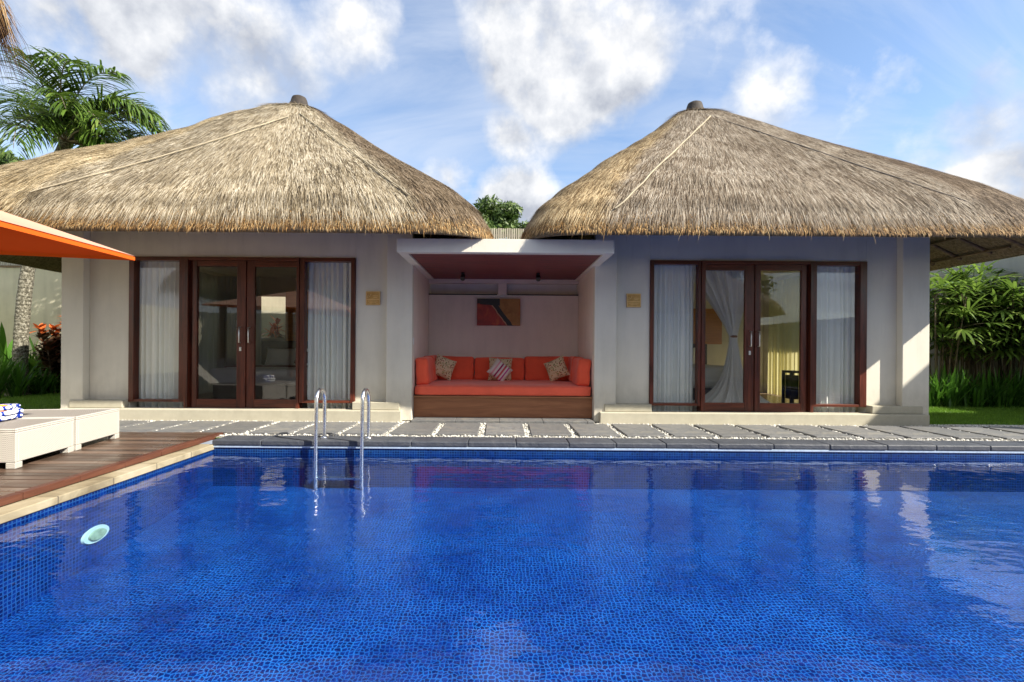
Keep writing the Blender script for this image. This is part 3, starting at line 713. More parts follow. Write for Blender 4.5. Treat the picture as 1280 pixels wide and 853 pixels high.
vL, roL, sL = villa('thatched_villa', 'grey plastered villa with pale thatched roof left of the red sofa recess', -6.22, -1.50, -5.475, -2.16,
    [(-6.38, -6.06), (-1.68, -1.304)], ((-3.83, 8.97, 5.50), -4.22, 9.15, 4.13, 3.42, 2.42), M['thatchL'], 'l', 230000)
fixed_window(vL, -5.475, -4.655, -5.40, -4.74); fixed_window(vL, -2.975, -2.16, -2.905, -2.225)
jambs(vL, [(-4.652, -4.60, FY-.04, FY+.12, ZD), (-4.60, -4.53, FY+.03, FY+.12, ZD), (-3.018, -2.978, FY-.04, FY+.12, ZD)])
door_leaf(vL, -4.56, -3.775, -4.49, -3.905, FY+.0, -3.845, True); door_leaf(vL, -3.765, -3.02, -3.65, -3.03, FY+.012, -3.715, False)
b = MB(); b.box(-4.598, -3.02, FY-.038, FY+.12, ZT-.05, ZT-.003); b.build('door_head', M['frame_h'], vL, bevel=.003); b = MB(); b.box(-4.60, -3.02, FY-.03, FY+.14, ZD-.02, ZD+.008); b.build('threshold', M['frame_h'], vL, bevel=.003)

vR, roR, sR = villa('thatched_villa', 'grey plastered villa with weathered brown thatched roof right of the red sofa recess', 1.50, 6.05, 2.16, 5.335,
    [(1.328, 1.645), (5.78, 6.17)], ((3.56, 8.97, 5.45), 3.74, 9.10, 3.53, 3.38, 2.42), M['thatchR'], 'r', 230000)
fixed_window(vR, 2.16, 2.905, 2.215, 2.865); fixed_window(vR, 4.555, 5.335, 4.60, 5.235)
jambs(vR, [(2.908, 2.965, FY-.04, FY+.12, ZD), (4.50, 4.548, FY-.04, FY+.12, ZD), (4.44, 4.50, FY+.03, FY+.12, ZD)])
door_leaf(vR, 2.97, 3.70, 2.985, 3.565, FY+.012, 3.635, True); door_leaf(vR, 3.71, 4.46, 3.79, 4.385, FY+.0, 3.75, False)
b = MB(); b.box(2.966, 4.498, FY-.038, FY+.12, ZT-.05, ZT-.003); b.build('door_head', M['frame_h'], vR, bevel=.003); b = MB(); b.box(2.966, 4.5, FY-.03, FY+.14, ZD-.02, ZD+.008); b.build('threshold', M['frame_h'], vR, bevel=.003)
rope(sL, (374, 146), (510, 246), roL, M['rope'], .009, wob=.008); rope(sL, (360, 150), (40, 249), roL, M['rope'], .009, sag=4, wob=.008)
rope(sR, (884, 142), (766, 261), roR, M['rope'], .011, wob=.008); rope(sR, (890, 141), (1215, 246), roR, M['rope_dark'], .010, off=.03, wob=.012)

# ------------------------------------------------------------------ the recess between the villas
rc = empty('lounge_recess', (0, 7.6, 0), 'open plastered recess with dark red board ceiling between the two villas', 'recess')
b = MB(); hx0, hx1 = -1.33, 1.39
b.box(hx0, hx1, 6.0, 6.12, 2.25, 2.42); b.box(hx0, hx0+.12, 6.12, 8.60, 2.25, 2.42); b.box(hx1-.12, hx1, 6.12, 8.60, 2.25, 2.42)
b.box(hx0+.12, hx1-.12, 6.12, 8.60, 2.30, 2.42)
b.build('header', M['wall'], rc, bevel=.005)
b = MB(); y = 6.122
while y < 8.44:
    b.box(hx0+.122, hx1-.122, y+.002, y+.088, 2.268, 2.294); y += .09
b.build('ceiling', M['ceil'], rc, bevel=.003, seg=1)
b = MB(); b.box(-1.46, -1.305, FY+.0, 8.6, 0, 2.248); b.build('side_wall', M['alcove'], rc); b = MB(); b.box(1.33, 1.48, FY+.0, 8.6, 0, 2.248); b.build('side_wall', M['alcove'], rc)
b = MB(); YB = 8.45
b.box(-1.304, 1.329, YB, 8.62, 0, 1.99)
b.box(-1.304, 1.329, YB-.01, 8.62, 2.20, 2.2985)
b.box(-.085, .065, YB-.004, 8.62, 1.992, 2.198)
b.box(-1.304, 1.329, 8.622, 8.70, 0, 2.44)
b.build('back_wall', M['alcove'], rc, bevel=.004)
b = MB(); b.box(-1.304, -.10, YB-.006, YB+.05, 1.992, 2.008); b.box(.08, 1.329, YB-.006, YB+.05, 1.992, 2.008); b.build('niche_sill', M['black_wood'], rc)
for px in (578, 672):
    X = (px-HX)*7.7/F
    r_ = empty('spotlight', (X, 7.7, 2.266), 'black ceiling spotlight above the %s of the red sofa' % ('left half' if px < 600 else 'right half'), 'spotlight', 'spotlights on the recess ceiling')
    b = MB(); b.lathe([(0, 0), (.03, 0), (.03, -.02), (0, -.02)], (0, 0, 0), 16); b.tube([(0, 0, -.02), (0, 0, -.05)], .008, 8); b.build('mount', M['black'], r_, local=True)
    b = MB(); b.tube([(0, .03, -.045), (0, -.055, -.11)], .038, 16); b.build('lamp_head', M['black'], r_, local=True)
# art
ax0, az0 = at(596, 374, 8.42); ax1, az1 = at(650, 407, 8.42); b = MB(); hw, hh = (ax1-ax0)/2, (az0-az1)/2
r_ = empty('painting', ((ax0+ax1)/2, 8.42, (az0+az1)/2), 'abstract red, black and orange canvas on the recess back wall', 'painting')
b.box(-hw, hw, -.022, .028, -hh, hh); b.build('canvas', M['art'], r_, local=True, bevel=.003)
# light switch on the pilaster
b = MB(); b.box(-1.304, -1.296, 6.99, 7.05, 1.10, 1.20); sw = b.build('light_switch', M['plastic'], bevel=.002); tag(sw, 'small white light switch on the recess side of the left pillar', 'switch')
# slatted screen over the recess
r_ = empty('bamboo_screen', (0, 9.1, 2.42), 'low screen of pale upright slats above the recess, between the thatched roofs', 'screen')
b = MB(); x = -1.4
while x < 1.45: b.box(x, x+.028, 9.10, 9.112, 2.42, 3.33+random.uniform(-.008, .008)); x += .042
b.build('slats', M['bamboo'], r_)
b = MB(); b.box(-1.4, 1.46, 9.115, 9.145, 3.18, 3.22); b.box(-1.4, 1.46, 9.115, 9.145, 2.6, 2.64); b.build('crossbar', M['bamboo'], r_)

# sofa
sf = empty('built_in_sofa', (0, 7.6, .035), 'long built in daybed with red orange cushions on brown timber base', 'sofa')
b = MB(); b.box(-1.300, 1.326, 7.07, 8.44, .036, .325); b.build('base', M['sofa_wood'], sf)
b = MB(); b.box(-1.302, 1.327, 7.045, 8.43, .326, .350); b.build('top_board', M['sofa_top'], sf, bevel=.004)
def pillow_mesh(w_, h_, t_, n=16, corner=.08, puff=.5):
    """a soft square cushion, centred, thickness along local Y"""
    vs = []; fs = []
    for side in (-1, 1):
        for i in range(n+1):
            for j in range(n+1):
                u = -1+2*i/n; v = -1+2*j/n
                k = (max(0, 1-abs(u)**2.6)*max(0, 1-abs(v)**2.6))**puff
                pin = 1-corner*(1-abs(u)**2)*abs(v)**3; pin2 = 1-corner*(1-abs(v)**2)*abs(u)**3
                wr = .012*math.sin(u*5+v*3+side)*k
                vs.append((u*w_/2*pin2, side*(t_/2*k)+wr, v*h_/2*pin))
    m = (n+1)*(n+1)
    for s in (0, 1):
        for i in range(n):
            for j in range(n):
                a = s*m+i*(n+1)+j; q = (a, a+1, a+n+2, a+n+1); fs.append(q if s == 0 else q[::-1])
    return vs, fs
def box_cushion(w_, d_, h_, seed=0, sag=.012, r=.035):
    """block cushion centred on x,y with its bottom at 0: rounded, a little uneven"""
    n = 22; rnd = random.Random(seed); p1, p2 = rnd.uniform(0, 6), rnd.uniform(0, 6)
    import bmesh
    bm = bmesh.new(); bmesh.ops.create_cube(bm, size=1); bmesh.ops.subdivide_edges(bm, edges=bm.edges, cuts=n, use_grid_fill=True)
    for v in bm.verts:
        x, y, z = v.co; q = Vector((x*w_, y*d_, z*h_))
        lim = Vector((w_/2-r, d_/2-r, h_/2-r)); c = Vector((max(-lim.x, min(lim.x, q.x)), max(-lim.y, min(lim.y, q.y)), max(-lim.z, min(lim.z, q.z))))
        dlt = q-c
        if dlt.length > 1e-6: q = c+dlt.normalized()*min(dlt.length, r)
        edge = (1-abs(2*x)**4)*(1-abs(2*z)**4); edgey = (1-abs(2*x)**4)*(1-abs(2*y)**4)
        q.y += math.copysign(.02*edge, y) if abs(y) > .4 else 0
        q.z += (.006*math.sin(q.x*9+p1)*math.sin(q.y*7+p2)+.010*edgey)*(1 if z > .3 else .2)
        q.x += .004*math.sin(q.z*30+p2)+.006*math.sin(q.y*11+q.z*8+p1)
        q.z += h_/2; v.co = q
    me = bpy.data.meshes.new('c'); bm.to_mesh(me); bm.free(); me.polygons.foreach_set('use_smooth', [True]*len(me.polygons)); return me
def put(name, me, mat, parent, loc, rot=(0, 0, 0)):
    me.name = name; me.materials.append(mat); o = link(name, me, parent, loc); o.rotation_euler = rot; return o
put('mattress', box_cushion(2.60, 1.38, .155, 1, r=.04), M['red_seat'], sf, (.013, 7.725, .351))
cz = .50
for k, (a, c, hh) in enumerate([(-1.22, -.49, .40), (-.485, .38, .385), (.385, 1.25, .41)]):
    put('back_cushion', box_cushion(c-a-.006, .20, hh, 10+k), M['red'], sf, ((a+c)/2, 8.32, cz), (R(-5), 0, 0))
def piping(cushion, w_, h_, y_):
    b = MB(); a, c, rr = w_/2-.012, h_-.012, .03; pts = []
    for (qx, qz, s0) in ((a-rr, c-rr, 0), (-a+rr, c-rr, 90), (-a+rr, .012+rr, 180), (a-rr, .012+rr, 270)):
        for k in range(5): q = R(s0+22.5*k); pts.append((qx+rr*math.cos(q), y_, qz+rr*math.sin(q)))
    pts.append(pts[0]); b.tube(pts, .0055, 6, cap=False); b.build('piping', M['red_seat'], cushion, local=True)
for o_, (a, c, hh) in zip([o for o in kids(sf) if o.name.startswith('back_cushion')], [(-1.22, -.49, .40), (-.485, .38, .385), (.385, 1.25, .41)]):
    piping(o_, c-a-.02, hh, -.098)
for sg in (-1, 1):
    put('side_cushion', box_cushion(.19, .60, .40, 20+sg), M['red'], sf, (.013+sg*1.195, 7.42, cz), (0, R(4*sg), 0))
    put('side_cushion', box_cushion(.19, .55, .41, 30+sg), M['red'], sf, (.013+sg*1.185, 8.01, cz+.01), (0, R(6*sg), 0))
def throw(px, py, Y, w_, mat, roll, label, tilt=-14, yaw=0, h_=None):
    X, Z = at(px, py, Y); me = bpy.data.meshes.new('p'); vs, fs = pillow_mesh(w_, h_ or w_, .15); me.from_pydata(vs, [], fs); me.polygons.foreach_set('use_smooth', [True]*len(me.polygons))
    me.name = 'throw_pillow'; me.materials.append(mat); o = link('throw_pillow', me, None, (X, Y, Z))
    o.rotation_mode = 'XYZ'; o.rotation_euler = (R(tilt), R(roll), R(yaw)); tag(o, label, 'cushion', 'loose cushions on the red sofa')
throw(555, 460.5, 7.98, .36, M['floral'], 22, 'speckled square cushion leaning at the left end of the red sofa', yaw=18)
throw(696, 460.5, 7.98, .36, M['floral'], -24, 'speckled square cushion leaning at the right end of the red sofa', yaw=-18)
throw(625.5, 462, 8.10, .40, M['floral'], 2, 'speckled square cushion standing behind the striped cushion')
throw(625, 464, 7.93, .33, M['striped'], 38, 'pale cushion with pink and purple stripes in the middle of the red sofa', h_=.30)

# name plaques
for (cx, py, who) in ((466, 375.5, 'left'), (791.5, 373.5, 'right')):
    X, Z = at(cx, py, FY-.01); r_ = empty('name_plaque', (X, FY-.012, Z), 'square brass plaque on the grey wall of the villa %s of the recess' % who, 'plaque', 'brass plaques beside the villa windows')
    b = MB(); b.box(-.105, .105, -.012, .010, -.100, .100); b.build('plate', M['brass'], r_, local=True, bevel=.004)
    b = MB()
    for (a, c, d_, e) in ((-.10, .10, .090, .098), (-.10, .10, -.022, -.014), (-.10, .10, -.092, -.084), (-.10, -.092, -.084, .09), (.092, .10, -.084, .09)): b.box(a, c, -.0155, -.0115, d_, e)
    b.tube([(-.075, -.0155, -.0), (-.07, -.0155, .05), (-.05, -.0155, .02), (-.03, -.0155, .06)], .006, 6); b.lathe([(0, .004), (.014, .002), (.016, 0)], (-.012, -.0135, .055), 12)
    for k, (a, c) in enumerate(((.0, .075), (.01, .06))): b.box(a, c, -.0150, -.0115, .03-.022*k, .037-.022*k)
    for k, (a, c) in enumerate(((-.07, .07), (-.05, .05))): b.box(a, c, -.0150, -.0115, -.045-.02*k, -.040-.02*k)
    b.build('relief', M['brass_light'], r_, local=True)

# ------------------------------------------------------------------ curtains and rooms
def curtain(name, xa, xb, y, z0_, z1_, mat, folds, label, amp=.035, along='x', other=0, seed=0, group=None, parent=None):
    rnd = random.Random(seed); n = int(folds*14); ph = [rnd.uniform(-.6, .6) for _ in range(int(folds)+3)]; V = []; fs = []
    rows = [0, .03, .06, .15, .4, .7, 1]
    for t in rows:
        for i in range(n+1):
            u = i/n; fo = u*folds; k = int(fo); jit = ph[k]*(1-(fo-k))+ph[k+1]*(fo-k)
            a = amp*(.45+.55*min(1, t*3))*(1 if t > .05 else .7)
            d = a*math.sin(2*math.pi*(fo+jit*.5)+.5*math.sin(fo*.7+t))+.3*a*math.sin(4.4*math.pi*fo+seed)
            X = xa+(xb-xa)*u+a*.25*math.cos(2*math.pi*fo)
            p = (X, y+d) if along == 'x' else (y+d, X)
            V.append((p[0], p[1], z1_+(z0_-z1_)*t))
    for r_ in range(len(rows)-1):
        for i in range(n): a = r_*(n+1)+i; fs.append((a, a+1, a+n+2, a+n+1))
    o = link(name, mesh_np(name, V, fs, mat, True), parent)
    return tag(o, label, 'curtain', group) if label else o
g = 'curtains behind the villa windows'
curtain('curtain', -5.44, -4.62, FY+.15, .13, 2.40, M['curtain'], 10, 'pale grey curtain behind the outer window of the left villa', seed=1, group=g)
curtain('curtain', -2.93, -2.18, FY+.15, .13, 2.40, M['curtain'], 9, 'pale grey curtain beside the open bed view of the left villa', seed=2, group=g)
curtain('curtain', 2.17, 2.86, FY+.15, .13, 2.40, M['curtain'], 10, 'pale grey curtain in the window beside the brass plaque of the right villa', seed=3, group=g, amp=.028)
curtain('curtain', 4.58, 5.30, FY+.15, .13, 2.40, M['curtain'], 8, 'pale grey curtain in the outer window of the right villa', seed=4, group=g, amp=.045)
curtain('curtain', -5.9, -5.0, 9.9, .13, 2.5, M['curtain_dark'], 10, 'dark grey curtain deep inside the left villa behind its left door', amp=.05, seed=5)
curtain('curtain', 7.4, 10.6, -5.9, .13, 2.5, M['curtain_dark'], 20, 'grey curtain along the side window of the left villa room', amp=.05, along='y', seed=8)
curtain('curtain', 7.6, 10.3, 5.72, .13, 2.5, M['curtain_yellow'], 22, 'yellow sheer curtain seen through the right door of the right villa', amp=.04, along='y', seed=6)
def bed(x0_, x1_, y0_, y1_, top, label, cover, runner):
    r_ = empty('bed', ((x0_+x1_)/2, (y0_+y1_)/2, .112), label, 'bed')
    b = MB(); b.box(x0_+.04, x1_-.04, y0_+.04, y1_, .113, .38); b.build('base', M['dkgrey'], r_, bevel=.01)
    me = box_cushion(x1_-x0_, y1_-y0_, top-.36, 3, r=.05); put('mattress', me, cover, r_, ((x0_+x1_)/2, (y0_+y1_)/2, .37))
    if runner: put('bed_runner', box_cushion(x1_-x0_+.03, .55, .05, 4, r=.02), M['maroon'], r_, ((x0_+x1_)/2, y0_+.75, top-.02))
    b = MB(); b.box(x0_-.1, x1_+.1, y1_+.01, y1_+.08, .113, 1.18); b.build('headboard', M['black_wood'], r_, bevel=.008)
    for k in (-1, 1):
        me = bpy.data.meshes.new('p'); vs, fs = pillow_mesh(.66, .42, .2); me.from_pydata(vs, [], fs); me.polygons.foreach_set('use_smooth', [True]*len(me.polygons))
        put('pillow', me, M['sheet'], r_, ((x0_+x1_)/2+k*.4, y1_-.16, top+.17), (R(-22), 0, 0))
    return r_
bl = bed(-5.1, -3.4, 8.35, 10.25, .66, 'bed with grey cover and dark red cushion seen inside the left villa', M['grey_sheet'], True)
me = bpy.data.meshes.new('p'); vs, fs = pillow_mesh(.42, .28, .14); me.from_pydata(vs, [], fs); me.polygons.foreach_set('use_smooth', [True]*len(me.polygons))
o = link('throw_pillow', me, None, (-4.05, 9.86, .84)); me.materials.append(M['maroon']); o.rotation_euler = (R(-25), 0, 0); tag(o, 'dark red cushion leaning on the white bed pillow in the left villa', 'cushion')
b = MB(); b.box(-4.68, -2.4, 10.34, 10.37, 1.18, 2.25); pn = b.build('wall_panel', M['orange_wood'], bevel=.004); tag(pn, 'orange wood wall panel above the bed in the left villa', 'panel')
bed(2.5, 4.3, 8.45, 10.3, .74, 'bed with plain white sheet seen beside the tied net in the right villa', M['sheet'], False)
b = MB(); b.box(2.3, 4.75, 10.39, 10.42, 1.18, 1.95); pn = b.build('wall_panel', M['orange_wood'], bevel=.004); tag(pn, 'orange wood wall panel behind the tied net in the right villa', 'panel')
# mosquito net gathered at a knot
def net(cx, cy, label, sc_=1.0, seed=0):
    r_ = empty('mosquito_net', (cx, cy, .113), label, 'mosquito net')
    n = 160; V = []; fs = []; rows = []
    zk = 1.28
    for k in range(12): t = k/11; rows.append((2.60-(2.60-zk)*t, (.055+.50*(1-t)**1.15)*sc_, .5*(1-t)))
    for k in range(1, 14): t = k/13; rows.append((zk-(zk-.13)*t, (.045+.16*t+.42*t**5)*sc_, 0))
    rows.append((.122, .66*sc_, 0))
    for (z, r, off) in rows:
        for i in range(n):
            a = 2*math.pi*i/n; pr = 1+.16*math.sin(a*17+seed)+.09*math.sin(a*29+z*2)
            V.append((-off*.35*sc_+r*pr*math.cos(a), off*.3+r*pr*.75*math.sin(a), z-.113))
    for k in range(len(rows)-1):
        for i in range(n): fs.append((k*n+i, k*n+(i+1) % n, (k+1)*n+(i+1) % n, (k+1)*n+i))
    link('net_cloth', mesh_np('net_cloth', V, fs, M['net'], True), r_, (0, 0, 0), True)
    b = MB(); b.lathe([(.05, -.02), (.062, 0), (.05, .02)], (0, 0, zk-.113), 16); b.build('tie', M['sofa_wood'], r_, local=True)
net(3.84, 7.98, 'white mosquito net tied in a knot behind the left door of the right villa', 1, 0)
net(3.25, 9.75, 'second white mosquito net hanging at the head of the bed in the right villa', .6, 2)
# dark side table
r_ = empty('side_table', (5.12, 8.5, .112), 'narrow black side table behind the right door of the right villa', 'side table')
b = MB(); b.box(5.03, 5.23, 8.36, 8.64, .66, .70); b.build('table_top', M['black'], r_, bevel=.004)
for (a, c) in ((5.05, 8.38), (5.21, 8.38), (5.05, 8.62), (5.21, 8.62)):
    b = MB(); b.box(a-.02, a+.02, c-.02, c+.02, .113, .66); b.build('leg', M['black'], r_)
b = MB(); b.box(5.07, 5.19, 8.40, 8.60, .20, .62); b.build('drawer', M['black_wood'], r_, bevel=.004)

# ------------------------------------------------------------------ pool ladder and lamp
lad = empty('pool_ladder', (-1.78, 5.6, 0), 'stainless steel pool ladder with two hooped handrails at the far edge', 'ladder')
for X in (-2.06, -1.55):
    pts = [(X, 5.58, -.01), (X, 5.58, .40)]
    c, r = (5.455, .44), .125
    for k in range(1, 13): a = math.pi*k/13; pts.append((X, c[0]+r*math.cos(a), c[1]+r*math.sin(a)*1.05))
    pts += [(X, 5.33, .40), (X, 5.325, .1), (X, 5.32, -.3), (X, 5.33, -.52)]
    b = MB(); b.tube(pts, .021, 14); b.lathe([(.045, 0), (.045, .008), (.022, .022)], (X, 5.58, 0), 18); b.build('handrail', M['steel'], lad)
for z in (-.40,):
    b = MB(); b.box(-2.05, -1.56, 5.30, 5.37, z-.012, z+.012); b.build('tread', M['steel'], lad, bevel=.006)
r_ = empty('pool_lamp', (x0+.002, 3.84, -.46), 'oval pale underwater lamp on the left pool wall', 'lamp')
def disc(r, y_, hgt=1, n=32):
    b = MB(); vs = [(0.0+y_, r*math.cos(2*math.pi*k/n)*1.25, r*math.sin(2*math.pi*k/n)*.62) for k in range(n)]; vs2 = [(v[0]+.015, v[1]*.93, v[2]*.93) for v in vs]
    b.add(vs+vs2, [(k, (k+1) % n, n+(k+1) % n, n+k) for k in range(n)]+[tuple(range(n, 2*n))], 0, False); return b
disc(.105, 0).build('rim', M['lamprim'], r_, local=True); disc(.066, .017).build('lens', M['lampglass'], r_, local=True)

# ------------------------------------------------------------------ loungers, towel, parasol
def lounger():
    """local: foot end face at x=0, length towards -x, width along y (0..w)"""
    w_, L, h = .70, 1.95, .335
    r_ = empty('sun_lounger', (0, 0, 0))
    b = MB(); b.box(-L, 0, 0, .03, .055, h-.03); b.box(-L, 0, w_-.03, w_, .055, h-.03); b.box(-.03, 0, .03, w_-.03, .055, h-.03); b.box(-L, -L+.03, .03, w_-.03, .055, h-.03)
    b.box(-L, 0, 0, w_, h-.03, h-.012); b.box(-L, 0, 0, .035, h-.012, h+.002); b.box(-L, 0, w_-.035, w_, h-.012, h+.002); b.box(-.035, 0, .035, w_-.035, h-.012, h+.002)
    b.build('frame', M['wicker'], r_, local=True, bevel=.012, seg=3)
    for (x, y) in ((-.075, .0), (-.075, w_-.075), (-L, 0), (-L, w_-.075), (-L/2-.04, 0), (-L/2-.04, w_-.075)):
        b = MB(); b.box(x, x+.075, y, y+.075, 0, .054); b.build('leg', M['wicker'], r_, local=True, bevel=.006)
    b = MB(); b.box(-1.12, -.036, .037, w_-.037, h-.011, h-.002); b.build('seat', M['lounge_pad'], r_, local=True)
    from mathutils import Matrix
    b = MB(); b.box(-1.12-.80, -1.12, .03, w_-.03, h-.004, h+.035, rot=Matrix.Rotation(R(33), 3, 'Y'), c=(-1.12, 0, h)); b.build('backrest', M['wicker'], r_, local=True, bevel=.01)
    b = MB(); b.tube([(-1.6, .06, h-.01), (-1.62, .06, h+.29)], .012, 8); b.build('backrest_strut', M['steel'], r_, local=True); b = MB(); b.tube([(-1.6, w_-.06, h-.01), (-1.62, w_-.06, h+.29)], .012, 8); b.build('backrest_strut', M['steel'], r_, local=True)
    return r_
l1 = lounger(); l2 = copy_tree(l1)
for o, lc, lab in ((l1, (-4.10, 4.05, .003), 'white woven sun lounger nearest the camera on the deck, with a blue towel on it'), (l2, (-4.225, 4.77, .003), 'white woven sun lounger on the deck nearest the left villa')):
    o.location = lc; o.rotation_euler = (0, 0, R(10)); W[o.name] = Vector(lc); tag(o, lab, 'sun lounger', 'sun loungers side by side on the deck')
# towel
tw = empty('beach_towel', (-4.80, 4.52, .338), 'folded blue and white patterned towel with orange patch on the sun lounger', 'towel')
for k, (dx, w_, d_, hh) in enumerate(((0, .34, .30, .052), (.005, .335, .29, .05), (-.006, .33, .28, .05))):
    me = box_cushion(w_, d_, hh, 40+k, r=.024); me.name = 'towel_fold'; me.materials.append(M['towel']); o = link('towel_fold', me, tw, (dx, 0, .002+k*.046), True); o.rotation_euler = (0, 0, R(12+5*k))
# parasol
um = empty('parasol', (-4.75, 2.70, 0), 'orange square garden parasol with faded pale top on the deck', 'parasol')
C0 = Vector((-4.70, 2.75, 2.42)); cor = [Vector((-3.22, 4.20, 1.835)), Vector((-3.10, 1.35, 1.83)), Vector((-6.15, 1.30, 2.05)), Vector((-6.2, 4.25, 1.93))]
def canopy(off, mat, name, hem):
    b = MB(); n = 10
    for k in range(4):
        a, c = cor[k], cor[(k+1) % 4]; mid = (a+c)/2
        mid = mid+(C0-mid)*.015
        for (p, q) in ((a, mid), (mid, c)):
            vs = []; fs = []
            for i in range(n+1):
                t = i/n
                for j in range(n+1):
                    s = j/n; e = p+(q-p)*s; v = C0+(e-C0)*t; v = v+Vector((0, 0, -.035*math.sin(math.pi*t)*math.sin(math.pi*s)-off)); vs.append(v)
            for i in range(n):
                for j in range(n): A = i*(n+1)+j; fs.append((A, A+1, A+n+2, A+n+1))
            b.add(vs, fs, 0, True)
            if hem: b.add([p-Vector((0, 0, off)), q-Vector((0, 0, off)), q-Vector((0, 0, off+.03)), p-Vector((0, 0, off+.03))], [(0, 1, 2, 3)])
    return b.build(name, mat, um)
canopy(0, M['canopy'], 'canopy', False); canopy(.009, M['lining'], 'canopy_lining', True)
b = MB(); b.tube([(-4.75, 2.70, .02), tuple(C0+Vector((0, 0, .02)))], .022, 12); b.build('pole', M['umb_wood'], um)
b = MB(); b.lathe([(0, .12), (.03, .11), (.035, .03), (.05, 0)], tuple(C0), 14); b.build('finial', M['umb_wood'], um)
for k in range(4):
    for e in (cor[k], (cor[k]+cor[(k+1) % 4])/2):
        b = MB(); dn = Vector((0, 0, -.03)); b.tube([C0+dn*1.5, C0+(e-C0)*.96+dn], .010, 6); b.tube([C0+Vector((-.01, 0, -.50)), C0+(e-C0)*.5+dn], .009, 6); b.build('rib', M['umb_wood'], um)
b = MB(); b.lathe([(.28, 0), (.28, .05), (.22, .08), (.05, .10), (.04, .3), (0, .3)], (-4.75, 2.70, .003), 24); b.build('base', M['dkgrey'], um)

# ------------------------------------------------------------------ garden walls and fences
def wallthing(label, boxes, mat, loc, coping=None):
    r_ = empty('garden_wall', loc, label, 'garden wall'); b = MB()
    for bx in boxes: b.box(*bx)
    b.build('wall', mat, r_, bevel=.01)
    if coping:
        b = MB(); b.box(*coping); b.build('wall_cap', mat, r_, bevel=.01)
    return r_
wallthing('grey rendered garden wall behind the fan palms on the right', [(10.7, 10.9, y, y+1.97, -.03, 2.1) for y in (-6.4, -4.4, -2.4, -.4, 1.6, 3.6, 5.6, 7.6)]+[(10.7, 10.9, 9.6, 10.9, -.03, 3.12), (10.7, 10.9, 10.93, 12.2, -.03, 3.12)], M['grey_wall'], (10.8, 3, 0))
wallthing('grey rendered rear garden wall behind the right villa', [(6.4, 10.7, 12.2, 12.4, -.03, 3.12)], M['grey_wall'], (8, 12.3, 0))
gl = wallthing('cream rendered garden wall behind the ringed palm trunk on the left', [(-16, -6.6, 11.8, 12.0, -.03, 2.95)], M['garden_wall'], (-10, 11.9, 0))
wallthing('cream rendered garden wall behind the left villa, glimpsed through its rear window', [(-6.55, 6.3, 12.9, 13.1, -.03, 2.95)], M['garden_wall'], (0, 13, 0))
r_ = empty('bamboo_fence', (-10, 11.86, 2.95), 'fence of upright bamboo strips on top of the cream garden wall', 'fence')
b = MB(); x = -16
while x < -6.6: b.box(x, x+.05, 11.80, 11.82, 2.99, 3.34+random.uniform(-.02, .02)); x += .064
b.build('slats', M['bamboo'], r_); b = MB(); b.box(-16, -6.6, 11.77, 11.795, 2.952, 3.0); b.build('crossbar', M['rafter'], r_)
wallthing('cream rendered side wall left of the pool deck', [(-13.7, -13.5, -8, 12.0, -.03, 2.6)], M['garden_wall'], (-13.6, 2, 0))
wb = wallthing('cream garden wall with louvred vents behind the camera', [(-13.5, 10.7, -8.2, -8.0, -.03, 2.6)], M['garden_wall'], (0, -8.1, 0))
b = MB()
for X in (-12.6, -11.2, -9.8, -8.4, -7.0, -5.6, 2, 4): 
    for k in range(6): b.box(X, X+.7, -7.99, -7.95, 1.75+k*.09, 1.80+k*.09)
b.build('louvre', M['white'], wb)
# unseen block added beyond the right wall: its eave line shades the right villa
shade_block = empty('neighbour_house', (13.5, 2, 0), 'unseen house stub added beyond the right garden wall to cast shade', 'house')
b = MB(); b.box(11.6, 17, 4.3, 5.3, -.03, 5.05); b.build('wall', M['garden_wall'], shade_block); b = MB(); b.box(11.2, 17.4, 3.95, 5.5, 5.06, 5.34); b.build('roof', M['shell'], shade_block)
# thatched pavilion beside the deck, upper left corner
gz = empty('thatched_pavilion', (-5.4, -.6, 0), 'open thatched pavilion beside the deck, its shaggy eave in the upper left corner', 'pavilion')
ga = ((-5.42, -.86, 5.0), -5.42, -.86, 3.34, 3.24, 2.50)
rg, sg_ = roof(gz, *ga, M['thatchE'], 90000, 26000); rafters(rg, *ga, ('r', 'f'))
for (a, c) in ((-7.6, -3), (-3.3, -3.0), (-7.6, 1.1), (-3.3-.0, -3.0+.0)):
    b = MB(); b.tube([(a, c, 0), (a, c, 2.9)], .09, 12); b.build('post', M['umb_wood'], gz)
# villa across the pool, behind the camera, seen in the door glass
ov = empty('thatched_villa', (7.4, -5.5, 0), 'thatched villa across the pool behind the camera', 'villa')
b = MB(); b.box(5.6, 9.8, -8, -4.6, 0, 2.7); b.build('wall', M['wall'], ov)
roof(ov, (7.7, -6.4, 5.2), 7.7, -6.4, 3.0, 2.8, 2.4, M['thatchR'], 30000)

# ------------------------------------------------------------------ plants
def strip(V, Fs, pts, widths, side):
    """a leaf as a strip of quads along pts; side = unit vectors"""
    b0 = len(V)
    for p, w_, s in zip(pts, widths, side): V.append(p-s*w_); V.append(p+s*w_)
    for i in range(len(pts)-1): a = b0+2*i; Fs.append((a, a+1, a+3, a+2))
def arch_leaf(V, Fs, base, dirv, L, w_, droop, n=5, fold=0):
    d = Vector(dirv).normalized(); p = Vector(base); pts = []; sd = []; ws = []
    for i in range(n+1):
        t = i/n; pts.append(p.copy()); s = d.cross(Vector((0, 0, 1)))
        if s.length < .05: s = Vector((1, 0, 0))
        sd.append(s.normalized()); ws.append(w_*(math.sin(math.pi*min(1, .12+.88*t))**.6 if t < 1 else .02))
        p = p+d*(L/n); d = (d+Vector((0, 0, -droop*(.4+t)))).normalized()
    strip(V, Fs, pts, ws, sd)
